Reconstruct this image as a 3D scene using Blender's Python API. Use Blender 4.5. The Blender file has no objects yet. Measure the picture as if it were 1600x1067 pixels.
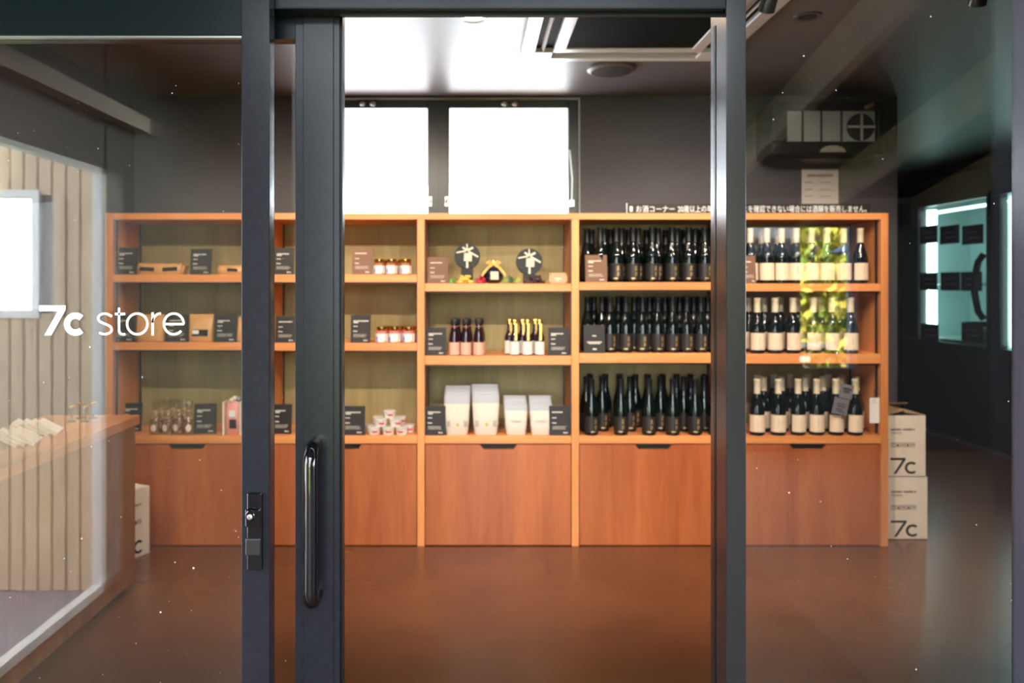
import bpy, math, random
from mathutils import Vector, Matrix
random.seed(7)
PI = math.pi
sc = bpy.context.scene
col = sc.collection
F = 1225.0; PX0, PY0, EYE = 740.0, 445.0, 1.29      # focal length and vanishing point in photo pixels

# ------------------------------------------------------------------ camera, sky, exposure
cam_data = bpy.data.cameras.new('camera')
cam_data.sensor_width = 36.0
cam_data.lens = F / 1600 * 36.0
cam_data.shift_x = (800 - PX0) / 1600
cam_data.shift_y = -(533.5 - PY0) / 1600
cam_data.clip_start = 0.02
cam_data.dof.use_dof = True
cam_data.dof.focus_distance = 1.5
cam_data.dof.aperture_fstop = 4.2
cam = bpy.data.objects.new('camera', cam_data); col.objects.link(cam)
cam.location = (0, 0, EYE); cam.rotation_euler = (PI / 2, 0, 0)
sc.camera = cam

world = bpy.data.worlds.new('sky'); sc.world = world; world.use_nodes = True
bgn = world.node_tree.nodes['Background']
bgn.inputs[0].default_value = (0.86, 0.94, 1.0, 1); bgn.inputs[1].default_value = 8.5

sun_data = bpy.data.lights.new('sun', 'SUN'); sun_data.energy = 38.0; sun_data.angle = 0.02; sun_data.color = (1, .94, .82)
sun = bpy.data.objects.new('sun', sun_data); col.objects.link(sun)
sun.rotation_euler = (math.radians(-48), 0, math.radians(-20))

vs = sc.view_settings
vs.view_transform = 'Standard'; vs.look = 'None'; vs.gamma = 1.0; vs.use_curve_mapping = False
vs.exposure = 0.8
sc.cycles.use_denoising = True
sc.cycles.max_bounces = 10; sc.cycles.transparent_max_bounces = 24
sc.cycles.caustics_reflective = False; sc.cycles.caustics_refractive = False
sc.cycles.sample_clamp_indirect = 6.0

# ------------------------------------------------------------------ materials
MATS = {}
def nmat(name):
    m = bpy.data.materials.new(name); m.use_nodes = True
    nt = m.node_tree; return m, nt, nt.nodes['Principled BSDF']
def mat(name, c, rough=.5, metal=0.0, emit=0, spec=.5, noise=0.0, nscale=40, coat=0, bump=0.0):
    if name in MATS: return MATS[name]
    m, nt, b = nmat(name)
    b.inputs['Base Color'].default_value = (*c, 1)
    b.inputs['Roughness'].default_value = rough; b.inputs['Metallic'].default_value = metal
    b.inputs['Specular IOR Level'].default_value = spec
    b.inputs['Coat Weight'].default_value = coat
    if emit:
        b.inputs['Emission Color'].default_value = (*c, 1); b.inputs['Emission Strength'].default_value = emit
    if noise or bump:
        tc = nt.nodes.new('ShaderNodeTexCoord'); n = nt.nodes.new('ShaderNodeTexNoise')
        n.inputs['Scale'].default_value = nscale; n.inputs['Detail'].default_value = 4
        nt.links.new(tc.outputs['Object'], n.inputs['Vector'])
        if noise:
            r = nt.nodes.new('ShaderNodeValToRGB')
            r.color_ramp.elements[0].position = .3; r.color_ramp.elements[1].position = .7
            r.color_ramp.elements[0].color = (*[x * (1 - noise) for x in c], 1)
            r.color_ramp.elements[1].color = (*[min(1, x * (1 + noise)) for x in c], 1)
            nt.links.new(n.outputs['Fac'], r.inputs['Fac']); nt.links.new(r.outputs['Color'], b.inputs['Base Color'])
        if bump:
            bp = nt.nodes.new('ShaderNodeBump'); bp.inputs['Strength'].default_value = bump; bp.inputs['Distance'].default_value = .002
            nt.links.new(n.outputs['Fac'], bp.inputs['Height']); nt.links.new(bp.outputs['Normal'], b.inputs['Normal'])
    MATS[name] = m; return m
def wood(name, c0, c1, axis='X', rough=.4, scale=1.0, fine=60):
    """streaked wood grain running along the given axis"""
    if name in MATS: return MATS[name]
    m, nt, b = nmat(name)
    tc = nt.nodes.new('ShaderNodeTexCoord'); mp = nt.nodes.new('ShaderNodeMapping')
    s = {'X': (.5, 9, 9), 'Y': (9, .5, 9), 'Z': (7, 7, .7)}[axis]
    mp.inputs['Scale'].default_value = [v * scale for v in s]
    n1 = nt.nodes.new('ShaderNodeTexNoise'); n1.inputs['Scale'].default_value = 1.2; n1.inputs['Detail'].default_value = 6; n1.inputs['Distortion'].default_value = .8
    n2 = nt.nodes.new('ShaderNodeTexNoise'); n2.inputs['Scale'].default_value = fine / 6; n2.inputs['Detail'].default_value = 3
    mx = nt.nodes.new('ShaderNodeMath'); mx.operation = 'MULTIPLY_ADD'; mx.inputs[1].default_value = .35
    r = nt.nodes.new('ShaderNodeValToRGB')
    r.color_ramp.elements[0].position = .42; r.color_ramp.elements[1].position = .88
    r.color_ramp.elements[0].color = (*c0, 1); r.color_ramp.elements[1].color = (*c1, 1)
    L = nt.links.new
    L(tc.outputs['Object'], mp.inputs['Vector']); L(mp.outputs['Vector'], n1.inputs['Vector']); L(mp.outputs['Vector'], n2.inputs['Vector'])
    L(n2.outputs['Fac'], mx.inputs[0]); L(n1.outputs['Fac'], mx.inputs[2]); L(mx.outputs[0], r.inputs['Fac'])
    L(r.outputs['Color'], b.inputs['Base Color'])
    b.inputs['Roughness'].default_value = rough
    MATS[name] = m; return m
def glass(name, ior=1.5, tint=(1, 1, 1), specks=0.0, rough=0.0):
    """thin sheet glass: clear transmission plus fresnel reflection, with a little dust"""
    m, nt, b = nmat(name); nt.nodes.remove(b); out = nt.nodes['Material Output']
    tr = nt.nodes.new('ShaderNodeBsdfTransparent'); tr.inputs[0].default_value = (*tint, 1)
    gl = nt.nodes.new('ShaderNodeBsdfGlossy'); gl.inputs['Roughness'].default_value = rough
    mx = nt.nodes.new('ShaderNodeMixShader'); L = nt.links.new
    f0 = ((ior-1)/(ior+1))**2                        # Schlick reflectance, the same from both sides of the sheet
    ge = nt.nodes.new('ShaderNodeNewGeometry'); dt = nt.nodes.new('ShaderNodeVectorMath'); dt.operation = 'DOT_PRODUCT'
    L(ge.outputs['Incoming'], dt.inputs[0]); L(ge.outputs['Normal'], dt.inputs[1])
    ab = nt.nodes.new('ShaderNodeMath'); ab.operation = 'ABSOLUTE'; L(dt.outputs['Value'], ab.inputs[0])
    on = nt.nodes.new('ShaderNodeMath'); on.operation = 'SUBTRACT'; on.inputs[0].default_value = 1; on.use_clamp = True; L(ab.outputs[0], on.inputs[1])
    pw_ = nt.nodes.new('ShaderNodeMath'); pw_.operation = 'POWER'; pw_.inputs[1].default_value = 5; L(on.outputs[0], pw_.inputs[0])
    fr = nt.nodes.new('ShaderNodeMath'); fr.operation = 'MULTIPLY_ADD'; fr.inputs[1].default_value = 1-f0; fr.inputs[2].default_value = f0; L(pw_.outputs[0], fr.inputs[0])
    L(fr.outputs[0], mx.inputs[0]); L(tr.outputs[0], mx.inputs[1]); L(gl.outputs[0], mx.inputs[2])
    last = mx
    if specks:
        tc = nt.nodes.new('ShaderNodeTexCoord'); vo = nt.nodes.new('ShaderNodeTexVoronoi'); vo.inputs['Scale'].default_value = 32
        L(tc.outputs['Object'], vo.inputs['Vector'])
        no = nt.nodes.new('ShaderNodeTexNoise'); no.inputs['Scale'].default_value = 7; L(tc.outputs['Object'], no.inputs['Vector'])
        th = nt.nodes.new('ShaderNodeMath'); th.operation = 'MULTIPLY_ADD'; th.inputs[1].default_value = .22; th.inputs[2].default_value = -.070
        L(no.outputs['Fac'], th.inputs[0])
        sep = nt.nodes.new('ShaderNodeSeparateColor'); L(vo.outputs['Color'], sep.inputs[0])
        sz = nt.nodes.new('ShaderNodeMath'); sz.operation = 'MULTIPLY'; L(th.outputs[0], sz.inputs[0]); L(sep.outputs[0], sz.inputs[1])
        lt = nt.nodes.new('ShaderNodeMath'); lt.operation = 'LESS_THAN'; L(vo.outputs['Distance'], lt.inputs[0]); L(sz.outputs[0], lt.inputs[1])
        ml = nt.nodes.new('ShaderNodeMath'); ml.operation = 'MULTIPLY'; ml.inputs[1].default_value = specks; L(lt.outputs[0], ml.inputs[0])
        df = nt.nodes.new('ShaderNodeBsdfDiffuse'); df.inputs[0].default_value = (.8, .8, .8, 1)
        m2 = nt.nodes.new('ShaderNodeMixShader'); L(ml.outputs[0], m2.inputs[0]); L(mx.outputs[0], m2.inputs[1]); L(df.outputs[0], m2.inputs[2]); last = m2
    L(last.outputs[0], out.inputs['Surface'])
    MATS[name] = m; return m

M_frame = mat('black_painted_aluminium', (.0125, .0125, .0175), .22, 0, noise=.12, nscale=60, spec=.22)
M_post = mat('satin_black_post', (.014, .013, .016), .21, 0, spec=.6)
M_frame_in = mat('black_anodised_channel', (.003, .007, .009), .3, spec=.18)
M_bead = mat('satin_aluminium_bead', (.35, .38, .38), .3, .8)
M_gloss = mat('gloss_black_enamel', (.004, .004, .006), .06, 0, spec=.7)
M_black = mat('matt_black', (.008, .008, .009), .6)
M_chrome = mat('chrome', (.7, .7, .7), .15, 1)
M_glass = glass('dusty_sheet_glass', 1.75, (.96, .97, .97), .55)
M_glass_door = glass('door_sheet_glass', 1.28, (.96, .97, .97), .4)
M_wglass = glass('clear_window_glass', 1.45)
M_cglass = glass('cooler_door_glass', 1.45, (.93, .98, .97))
M_film = glass('clear_cellophane', 1.75, (.93, .91, .88), 0, .12)
M_vinyl = mat('white_vinyl', (.85, .86, .88), .5)
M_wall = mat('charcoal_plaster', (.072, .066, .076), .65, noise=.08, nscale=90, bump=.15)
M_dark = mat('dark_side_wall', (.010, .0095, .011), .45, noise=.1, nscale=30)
M_ceil = mat('charcoal_ceiling_paint', (.150, .148, .155), .43, spec=.75, noise=.05, nscale=25)
M_edge = wood('oiled_beech_edge', (.56, .175, .046), (.80, .32, .110), 'X', .38)
M_edgev = wood('oiled_beech_upright', (.54, .175, .048), (.78, .32, .110), 'Z', .38)
M_door = wood('red_brown_veneer', (.27, .060, .017), (.45, .130, .040), 'Z', .34, .8)
M_back = wood('olive_plywood_back', (.26, .205, .080), (.40, .325, .145), 'Z', .6)
M_ctop = wood('counter_top_wood', (.50, .17, .045), (.66, .27, .085), 'Y', .3)
M_cfront = wood('counter_front_veneer', (.23, .085, .030), (.36, .15, .055), 'Z', .35)
M_cream = mat('cream_paper', (.74, .62, .46), .6)
M_white = mat('white_paper', (.78, .76, .72), .6)
M_card = mat('dark_brown_card', (.020, .016, .016), .5, spec=.3)
M_card2 = mat('kraft_brown_card', (.16, .072, .040), .5, spec=.3)
M_ink = mat('pale_print', (.62, .56, .50), .6)
M_kraft = mat('kraft_pouch', (.56, .28, .10), .42, noise=.15, nscale=25)
M_gold = mat('gold_metal', (.85, .52, .14), .22, 1)
M_steel = mat('shelf_standard_black', (.010, .010, .011), .4)

# polished brown floor
m, nt, b = nmat('polished_brown_floor')
tc = nt.nodes.new('ShaderNodeTexCoord'); n = nt.nodes.new('ShaderNodeTexNoise'); n.inputs['Scale'].default_value = 2.2; n.inputs['Detail'].default_value = 2.5
n2 = nt.nodes.new('ShaderNodeTexNoise'); n2.inputs['Scale'].default_value = 3; n2.inputs['Detail'].default_value = 2
r = nt.nodes.new('ShaderNodeValToRGB'); r.color_ramp.elements[0].position = .3; r.color_ramp.elements[1].position = .72
r.color_ramp.elements[0].color = (.108, .037, .014, 1); r.color_ramp.elements[1].color = (.150, .054, .021, 1)
rr = nt.nodes.new('ShaderNodeMapRange'); rr.inputs[3].default_value = .25; rr.inputs[4].default_value = .28
L = nt.links.new
L(tc.outputs['Object'], n.inputs['Vector']); L(tc.outputs['Object'], n2.inputs['Vector'])
L(n.outputs['Fac'], r.inputs['Fac']); L(r.outputs['Color'], b.inputs['Base Color'])
L(n2.outputs['Fac'], rr.inputs[0]); L(rr.outputs[0], b.inputs['Roughness'])
M_floor = m

# ------------------------------------------------------------------ mesh helpers
class MB:
    def __init__(s): s.v = []; s.f = []
    def box(s, x0, x1, y0, y1, z0, z1):
        i = len(s.v)
        s.v += [(x0,y0,z0),(x1,y0,z0),(x1,y1,z0),(x0,y1,z0),(x0,y0,z1),(x1,y0,z1),(x1,y1,z1),(x0,y1,z1)]
        s.f += [tuple(i+k for k in q) for q in ((0,3,2,1),(4,5,6,7),(0,1,5,4),(1,2,6,5),(2,3,7,6),(3,0,4,7))]
        return s
    def obox(s, size, mx):
        i = len(s.v); a, b2, c = [q / 2 for q in size]
        for p in ((-a,-b2,-c),(a,-b2,-c),(a,b2,-c),(-a,b2,-c),(-a,-b2,c),(a,-b2,c),(a,b2,c),(-a,b2,c)):
            s.v.append(tuple(mx @ Vector(p)))
        s.f += [tuple(i+k for k in q) for q in ((0,3,2,1),(4,5,6,7),(0,1,5,4),(1,2,6,5),(2,3,7,6),(3,0,4,7))]
        return s
    def prism(s, poly, y0, y1):            # polygon in xz (counter-clockwise seen from -y)
        i = len(s.v); n = len(poly)
        s.v += [(x, y0, z) for x, z in poly] + [(x, y1, z) for x, z in poly]
        s.f.append(tuple(range(i, i+n))); s.f.append(tuple(range(i+2*n-1, i+n-1, -1)))
        for k in range(n):
            k2 = (k+1) % n; s.f.append((i+k2, i+k, i+n+k, i+n+k2))
        return s
    def lathe(s, prof, seg=20, c=(0,0,0), arc=None, mx=None, cap=True):
        i = len(s.v); n = seg if arc is None else seg + 1
        for r_, z in prof:
            for k in range(n):
                a = 2*PI*k/seg if arc is None else arc[0] + (arc[1]-arc[0])*k/seg
                p = Vector((c[0]+r_*math.cos(a), c[1]+r_*math.sin(a), c[2]+z))
                s.v.append(tuple(mx @ p if mx else p))
        m_ = len(prof)
        for j in range(m_-1):
            for k in range(seg):
                k2 = (k+1) % n
                s.f.append((i+j*n+k, i+j*n+k2, i+(j+1)*n+k2, i+(j+1)*n+k))
        if arc is None and cap:
            s.f.append(tuple(i+k for k in range(n-1, -1, -1))); s.f.append(tuple(i+(m_-1)*n+k for k in range(n)))
        return s
    def tube(s, path, r_, seg=10):
        i = len(s.v); P_ = [Vector(p) for p in path]; n = len(P_)
        up = None
        for k, p in enumerate(P_):
            t = (P_[min(k+1, n-1)] - P_[max(k-1, 0)]).normalized()
            if up is None:
                up = t.orthogonal().normalized()
            up = (up - t*up.dot(t)).normalized(); w = t.cross(up)
            rad = r_[k] if isinstance(r_, (list, tuple)) else r_
            for q in range(seg):
                a = 2*PI*q/seg; s.v.append(tuple(p + up*math.cos(a)*rad + w*math.sin(a)*rad))
        for k in range(n-1):
            for q in range(seg):
                q2 = (q+1) % seg; s.f.append((i+k*seg+q, i+k*seg+q2, i+(k+1)*seg+q2, i+(k+1)*seg+q))
        s.f.append(tuple(i+q for q in range(seg-1, -1, -1))); s.f.append(tuple(i+(n-1)*seg+q for q in range(seg)))
        return s
    def ball(s, c, r_, seg=8, rings=6, sz=(1,1,1)):
        prof = [(max(1e-4, math.sin(PI*k/rings))*r_, -math.cos(PI*k/rings)*r_) for k in range(rings+1)]
        i = len(s.v); s.lathe(prof, seg, (0,0,0))
        s.v[i:] = [(c[0]+x*sz[0], c[1]+y*sz[1], c[2]+z*sz[2]) for x, y, z in s.v[i:]]
        return s
    def loft(s, secs, n=16, power=2.6):    # (z, half width, half depth[, dy]) superellipse sections
        i = len(s.v)
        for q in secs:
            z, a, b2 = q[:3]; dy = q[3] if len(q) > 3 else 0
            for k in range(n):
                t = 2*PI*k/n; ct, st = math.cos(t), math.sin(t)
                s.v.append((a*math.copysign(abs(ct)**(2/power), ct), dy + b2*math.copysign(abs(st)**(2/power), st), z))
        for j in range(len(secs)-1):
            for k in range(n):
                k2 = (k+1) % n; s.f.append((i+j*n+k, i+j*n+k2, i+(j+1)*n+k2, i+(j+1)*n+k))
        s.f.append(tuple(i+k for k in range(n-1, -1, -1))); s.f.append(tuple(i+(len(secs)-1)*n+k for k in range(n)))
        return s
    def build(s, name, m_, parent=None, bevel=0.0, smooth=None, loc=None):
        me = bpy.data.meshes.new(name); me.from_pydata(s.v, [], s.f); me.update()
        if smooth is not None:
            me.polygons.foreach_set('use_smooth', [True]*len(me.polygons)); me.set_sharp_from_angle(angle=math.radians(smooth))
        return mesh_obj(name, me, m_, parent, bevel, loc)
def mesh_obj(name, me, m_, parent=None, bevel=0.0, loc=None):
    if not me.materials: me.materials.append(m_)
    o = bpy.data.objects.new(name, me); col.objects.link(o)
    if parent: o.parent = parent
    if loc: o.location = loc
    if bevel:
        b_ = o.modifiers.new('bevel', 'BEVEL'); b_.width = bevel; b_.segments = 2; b_.limit_method = 'ANGLE'
    return o
def tag(o, label, cat, group=None):
    o['label'] = label; o['category'] = cat
    if group: o['group'] = group
    return o
def thing(name, label, cat, loc=(0,0,0), rz=0.0, group=None):
    o = bpy.data.objects.new(name, None); col.objects.link(o); o.empty_display_size = .05
    o.location = loc; o.rotation_euler = (0, 0, rz)
    return tag(o, label, cat, group)
def struct(name, mb, m_, bevel=0.0, label=None):
    o = mb.build(name, m_, bevel=bevel); o['kind'] = 'structure'
    if label: o['label'] = label
    return o
def struct_root(name, label=None):
    o = bpy.data.objects.new(name, None); col.objects.link(o); o['kind'] = 'structure'
    if label: o['label'] = label
    return o
def copy_tree(o, label, loc, rz=0.0, parent=None):
    c = o.copy(); col.objects.link(c); c.parent = parent
    if parent is None:
        c.location = loc; c.rotation_euler = (0, 0, rz); c['label'] = label
    for ch in o.children: copy_tree(ch, None, None, 0, c)
    return c
def wx(px, Y): return (px - PX0) * Y / F
def wz(py, Y): return EYE - (py - PY0) * Y / F
ORD = ['first','second','third','fourth','fifth','sixth','seventh','eighth','ninth','tenth','eleventh','twelfth']
def ordinal(i, n):
    return 'leftmost' if i == 0 else ('rightmost' if i == n-1 else ORD[i])
def text_mesh(body, w, h, bold=0.0, keep=False, extr=0.0006):
    """lettering fitted into a box of w x h metres, lower left corner at the origin, standing in the xz plane, facing -y"""
    cu = bpy.data.curves.new('lettering', 'FONT'); cu.body = body; cu.offset = bold; cu.resolution_u = 4
    o = bpy.data.objects.new('lettering', cu); col.objects.link(o)
    dg = bpy.context.evaluated_depsgraph_get()
    me = bpy.data.meshes.new_from_object(o.evaluated_get(dg))
    bpy.data.objects.remove(o); bpy.data.curves.remove(cu)
    xs = [v.co.x for v in me.vertices]; ys = [v.co.y for v in me.vertices]
    x0, x1, y0, y1 = min(xs), max(xs), min(ys), max(ys)
    sx = w/(x1-x0); sy = h/(y1-y0)
    if keep: sx = sy = min(sx, sy)
    for v in me.vertices: v.co = ((v.co.x-x0)*sx, 0, (v.co.y-y0)*sy)
    me.materials.clear()
    return me

# ================================================================== STRUCTURE
YF = 3.87                      # front of the shelving
YB = 4.23                      # back wall
CEIL = 2.31
XL = -1.83; XR = 4.70
struct('floor', MB().box(XL-.1, XR+.1, 1.45, 8.1, -.1, 0), M_floor)
struct('ceiling', MB().box(XL-.1, XR+.1, 1.545, 8.1, CEIL, CEIL+.1), M_ceil)
struct('wall_left', MB().box(XL-.1, XL, 1.545, YB, 0, CEIL), M_wall)
# window opening in the back wall
WX0, WX1 = wx(466, YB), wx(906, YB); WZ0, WZ1 = 1.27, CEIL - .012
BX1 = wx(1402, YB)             # the back wall ends here, the shop runs on behind
wb = MB().box(XL-.1, WX0, YB, YB+.14, 0, CEIL).box(WX1, BX1, YB, YB+.14, 0, CEIL).box(WX0, WX1, YB, YB+.14, 0, WZ0).box(WX0, WX1, YB, YB+.14, WZ1, CEIL)
struct('wall_back', wb, M_wall)
struct('wall_recess_side', MB().box(BX1-.14, BX1, YB+.14, 8.0, 0, CEIL), M_wall)
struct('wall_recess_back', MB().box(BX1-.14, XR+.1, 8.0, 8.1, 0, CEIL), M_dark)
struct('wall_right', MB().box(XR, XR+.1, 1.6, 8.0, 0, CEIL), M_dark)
struct('wall_front', MB().box(XL-.1, -1.32, 1.5, 1.545, 0, 3.0).box(1.10, XR+2.4, 1.5, 1.6, 0, 3.0).box(.5216, 1.10, 1.5, 1.6, 2.28, 3.0).box(-1.32, .5216, 1.5, 1.543, 2.30, 3.0), M_dark)

# high window in the back wall: two panes in a dark frame
w1 = struct_root('window_1', 'high two-pane window with dark frame above the shelving')
fy0, fy1 = YB+.035, YB+.095
p0, p1, q0, q1 = wx(483, fy0), wx(668, fy0), wx(702, fy0), wx(888, fy0)
zt = wz(169, fy0)
M_wf = mat('dark_window_frame', (.012, .016, .022), .32)
fr = MB().box(WX0, p0, fy0, fy1, WZ0, WZ1).box(p1, q0, fy0, fy1, WZ0, WZ1).box(q1, WX1, fy0, fy1, WZ0, WZ1)
fr.box(p0, p1, fy0, fy1, zt, WZ1).box(q0, q1, fy0, fy1, zt, WZ1).box(p0, p1, fy0, fy1, WZ0, WZ0+.03).box(q0, q1, fy0, fy1, WZ0, WZ0+.03)
fr.build('window_frame', M_wf, w1, bevel=.003)
mid = (p1+q0)/2
for a, b_ in ((p0, p1), (q0, q1)):
    MB().box(a-.005, b_+.005, fy0+.03, fy0+.036, WZ0, zt+.005).build('window_pane', M_wglass, w1)
MB().box(mid-.003, mid+.003, fy0-.006, fy0, WZ0, WZ1-.01).build('window_mullion_seam', M_wf, w1)
M_lever = mat('pale_latch', (.55, .58, .60), .3, .6)
for cxp in (575, 796):
    x = wx(cxp, fy0); z = wz(162, fy0)
    la = MB().box(x-.055, x+.055, fy0-.012, fy0, z+.005, z+.022).build('window_latch', M_wf, w1, bevel=.003)
    for dx in (-.028, .028):
        MB().ball((x+dx, fy0-.014, z-.004), .017, 10, 6, (1, .7, .7)).build('latch_knob', M_lever, la, smooth=60)
for x in (p1+.014, q0-.014):
    z = wz(315, fy0)
    hb = MB().box(x-.012, x+.012, fy0-.012, fy0, z-.028, z+.028).build('window_hinge', M_lever, w1, bevel=.003)
    MB().lathe([(.006, 0), (.006, .02)], 10, (x, fy0-.014, z-.01)).build('hinge_pin', M_chrome, hb, smooth=40)
x = q1 + .012
st = MB().tube([(x-.004, fy0-.01, wz(235, fy0)), (x+.008, fy0-.016, wz(280, fy0)), (x+.006, fy0-.01, wz(322, fy0))], .005, 8).build('window_stay', M_lever, w1, smooth=50)
MB().box(x-.006, x+.02, fy0-.02, fy0, wz(324, fy0), wz(312, fy0)).build('stay_foot', M_lever, st, bevel=.003)
struct('trim_window', MB().box(WX1-.004, WX1, YB-.006, fy0, WZ0, WZ1).box(WX0, WX1, YB-.006, fy0, WZ1-.004, WZ1), mat('window_reveal_trim', (.35, .37, .38), .35))

# ---- storefront: header, posts, fixed left panel, sliding door, right pane
HB = wz(14, 1.5)
hd = struct('trim_header', MB().box(-1.32, .4837, 1.5, 1.543, HB, 2.30), M_frame, .002)
MB().box(-1.32, .4837, 1.4995, 1.5, HB+.001, HB+.004).build('header_lip', M_frame_in, hd)
MB().box(-.259, .4837, 1.522, 1.53, HB-.006, HB).build('header_brush_seal', M_frame_in, hd)
PZ = 2.28
post = struct('trim_post', MB().box(.4837, .5216, 1.5, 1.601, -.02, PZ), M_post, .0015)
MB().box(.4825, .4837, 1.565, 1.575, -.02, HB-.01).build('post_groove_seal', M_frame_in, post)
struct('trim_end_post', MB().box(1.0656, 1.10, 1.488, 1.554, -.02, PZ), mat('slate_reflection_tint', (.055, .058, .082), .28), .0015)  # lighter slate blue stands in for reflections on the post's side face
# right fixed pane
w3 = struct_root('window_3', 'fixed glass pane right of the black door post')
MB().box(.5216, 1.0656, 1.546, 1.552, .06, PZ-.02).build('glass_pane', M_glass, w3)
MB().box(.5216, 1.0656, 1.53, 1.57, -.02, .06).build('bottom_rail', M_frame, w3)
MB().box(.5216, 1.0656, 1.53, 1.57, PZ-.03, PZ).build('top_rail', M_frame, w3)
# left fixed panel with lettering and lock
w2 = struct_root('window_2', 'fixed glass panel with white shop lettering and black lock stile')
FX0, FX1 = wx(377, 1.46), wx(421, 1.46)
MB().box(FX0, FX1, 1.46, 1.496, -.02, 2.3).box(FX0+.01, FX1, 1.496, 1.499, -.02, HB-.01).build('lock_stile', M_frame, w2, bevel=.0015)
MB().box(-1.32, FX0, 1.472, 1.499, wz(56, 1.472), HB+.05).build('top_rail', M_frame_in, w2, bevel=.002)
MB().box(-1.32, FX0, 1.470, 1.480, wz(59.5, 1.472), wz(56.5, 1.472)).build('glazing_bead', M_bead, w2)
MB().box(-1.32, FX0, 1.472, 1.499, -.02, .08).build('bottom_rail', M_frame, w2)
MB().box(-1.32, -1.27, 1.472, 1.499, .08, 1.75).build('end_stile', M_frame, w2)
MB().box(-1.27, FX0+.002, 1.482, 1.488, .07, wz(55, 1.482)).build('glass_pane', M_glass, w2)
YG = 1.4815
def letter(body, x0, x1, yb, yt, bold):
    me = text_mesh(body, wx(x1, YG)-wx(x0, YG), (yb-yt)*YG/F, bold)
    return mesh_obj('vinyl_lettering', me, M_vinyl, w2, loc=(wx(x0, YG), YG, wz(yb, YG)))
# geometric strokes for the wordmark
def stroke_mesh(paths, w):
    mb = MB()
    for pts in paths:
        P_ = [Vector((p[0], p[1])) for p in pts]; n_ = len(P_); i = len(mb.v)
        for k, p in enumerate(P_):
            t = (P_[min(k+1, n_-1)] - P_[max(k-1, 0)]).normalized(); nn = Vector((-t.y, t.x)) * w/2
            mb.v += [(p.x+nn.x, 0, p.y+nn.y), (p.x-nn.x, 0, p.y-nn.y)]
        for k in range(n_-1): mb.f.append((i+2*k+1, i+2*k+3, i+2*k+2, i+2*k))
    return mb
def arc(cx_, cy_, rx, ry, a0, a1, n_=28):
    return [(cx_+rx*math.cos(math.radians(a0+(a1-a0)*k/n_)), cy_+ry*math.sin(math.radians(a0+(a1-a0)*k/n_))) for k in range(n_+1)]
def word_7c(H, sw):
    """bold 7 and c: cap height H, stroke sw, origin at lower left"""
    W7 = H*.88
    mb = MB()
    mb.v = [(0, 0, H), (0, 0, H-sw*.95), (W7-sw*1.25, 0, H-sw*.95), (W7*.20, 0, 0), (W7*.20+sw*1.12, 0, 0), (W7, 0, H-sw*.75), (W7, 0, H)]
    mb.f = [(0, 1, 2, 5, 6), (2, 3, 4, 5)]
    c_ = stroke_mesh([arc(W7+H*.33, H*.375, H*.385-sw/2, H*.385-sw/2, 46, 314)], sw)
    k = len(mb.v); mb.v += c_.v; mb.f += [tuple(q+k for q in f) for f in c_.f]
    return mb
H7 = 47*YG/F
letters = word_7c(H7, H7*.205)
letters.build('vinyl_numeral', M_vinyl, w2, loc=(wx(61, YG), YG, wz(524, YG)))
xh = 36*YG/F; sw = xh*.100; u = YG/F
def LX(px): return (px-150)*u
paths = []
# s
sx_, r2 = LX(163.5), xh*.25
paths.append([(LX(175), xh*.83)] + arc(LX(163.5), xh*.74, 10.0*u, xh*.205, 40, 235, 18)[0:] + [(LX(163), xh*.51)] + arc(LX(163.5), xh*.26, 11*u, xh*.205, 60, -140, 20))
# t
paths.append([(LX(186), xh*1.20), (LX(186), xh*.22)] + arc(LX(192.5), xh*.22, 6.5*u, xh*.175, 180, 300, 12))
paths.append([(LX(179.5), xh*.93), (LX(195.5), xh*.93)])
# o
paths.append(arc(LX(214.5), xh*.5, 16*u, xh*.45, 0, 360, 40))
# r
paths.append([(LX(238.5), 0), (LX(238.5), xh)]); paths.append(arc(LX(251), xh*.55, 12.5*u, xh*.40, 180, 88, 14))
# e
paths.append([(LX(287), xh*.50)] + arc(LX(271.5), xh*.5, 15.5*u, xh*.45, 0, 318, 40)); paths.append([(LX(256.5), xh*.49), (LX(287.5), xh*.49)])
stroke_mesh(paths, sw).build('vinyl_wordmark', M_vinyl, w2, loc=(wx(150, YG), YG, wz(524, YG)))
# lock on the stile
lx0, lx1 = wx(385.5, 1.45), wx(409, 1.45); lz0, lz1 = wz(891, 1.45), wz(771, 1.45); lxc = (lx0+lx1)/2
zz = lambda t: lz0 + (lz1-lz0)*t
lk = MB().box(lx0, lx1, 1.450, 1.46, lz0, lz1).build('lock_plate', M_gloss, w2, bevel=.002)
MB().box(lx0-.0015, lx1-.002, 1.444, 1.451, zz(.57), zz(.80)).build('lock_cover', M_gloss, lk, bevel=.002)
MB().box(lx0-.0015, lx1-.001, 1.445, 1.451, zz(.20), zz(.42)).build('lock_latch', mat('satin_black', (.012, .012, .014), .3), lk, bevel=.002)
mxl = Matrix.Translation((lx0+.0085, 1.444, zz(.72))) @ Matrix.Scale(1.35, 4, (0, 0, 1)) @ Matrix.Rotation(PI/2, 4, 'X')
MB().lathe([(.0085, 0), (.0085, .003), (.0072, .0045), (.0070, .0045)], 24, mx=mxl).build('lock_rosette', M_gloss, lk, smooth=40)
mx2 = Matrix.Translation((lx0+.0085, 1.4395, zz(.715))) @ Matrix.Rotation(PI/2, 4, 'X')
MB().lathe([(.0050, 0), (.0050, .001), (.0035, .0015)], 20, mx=mx2).build('lock_cylinder', mat('dull_chrome', (.5, .5, .5), .3, 1), lk, smooth=40)

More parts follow.
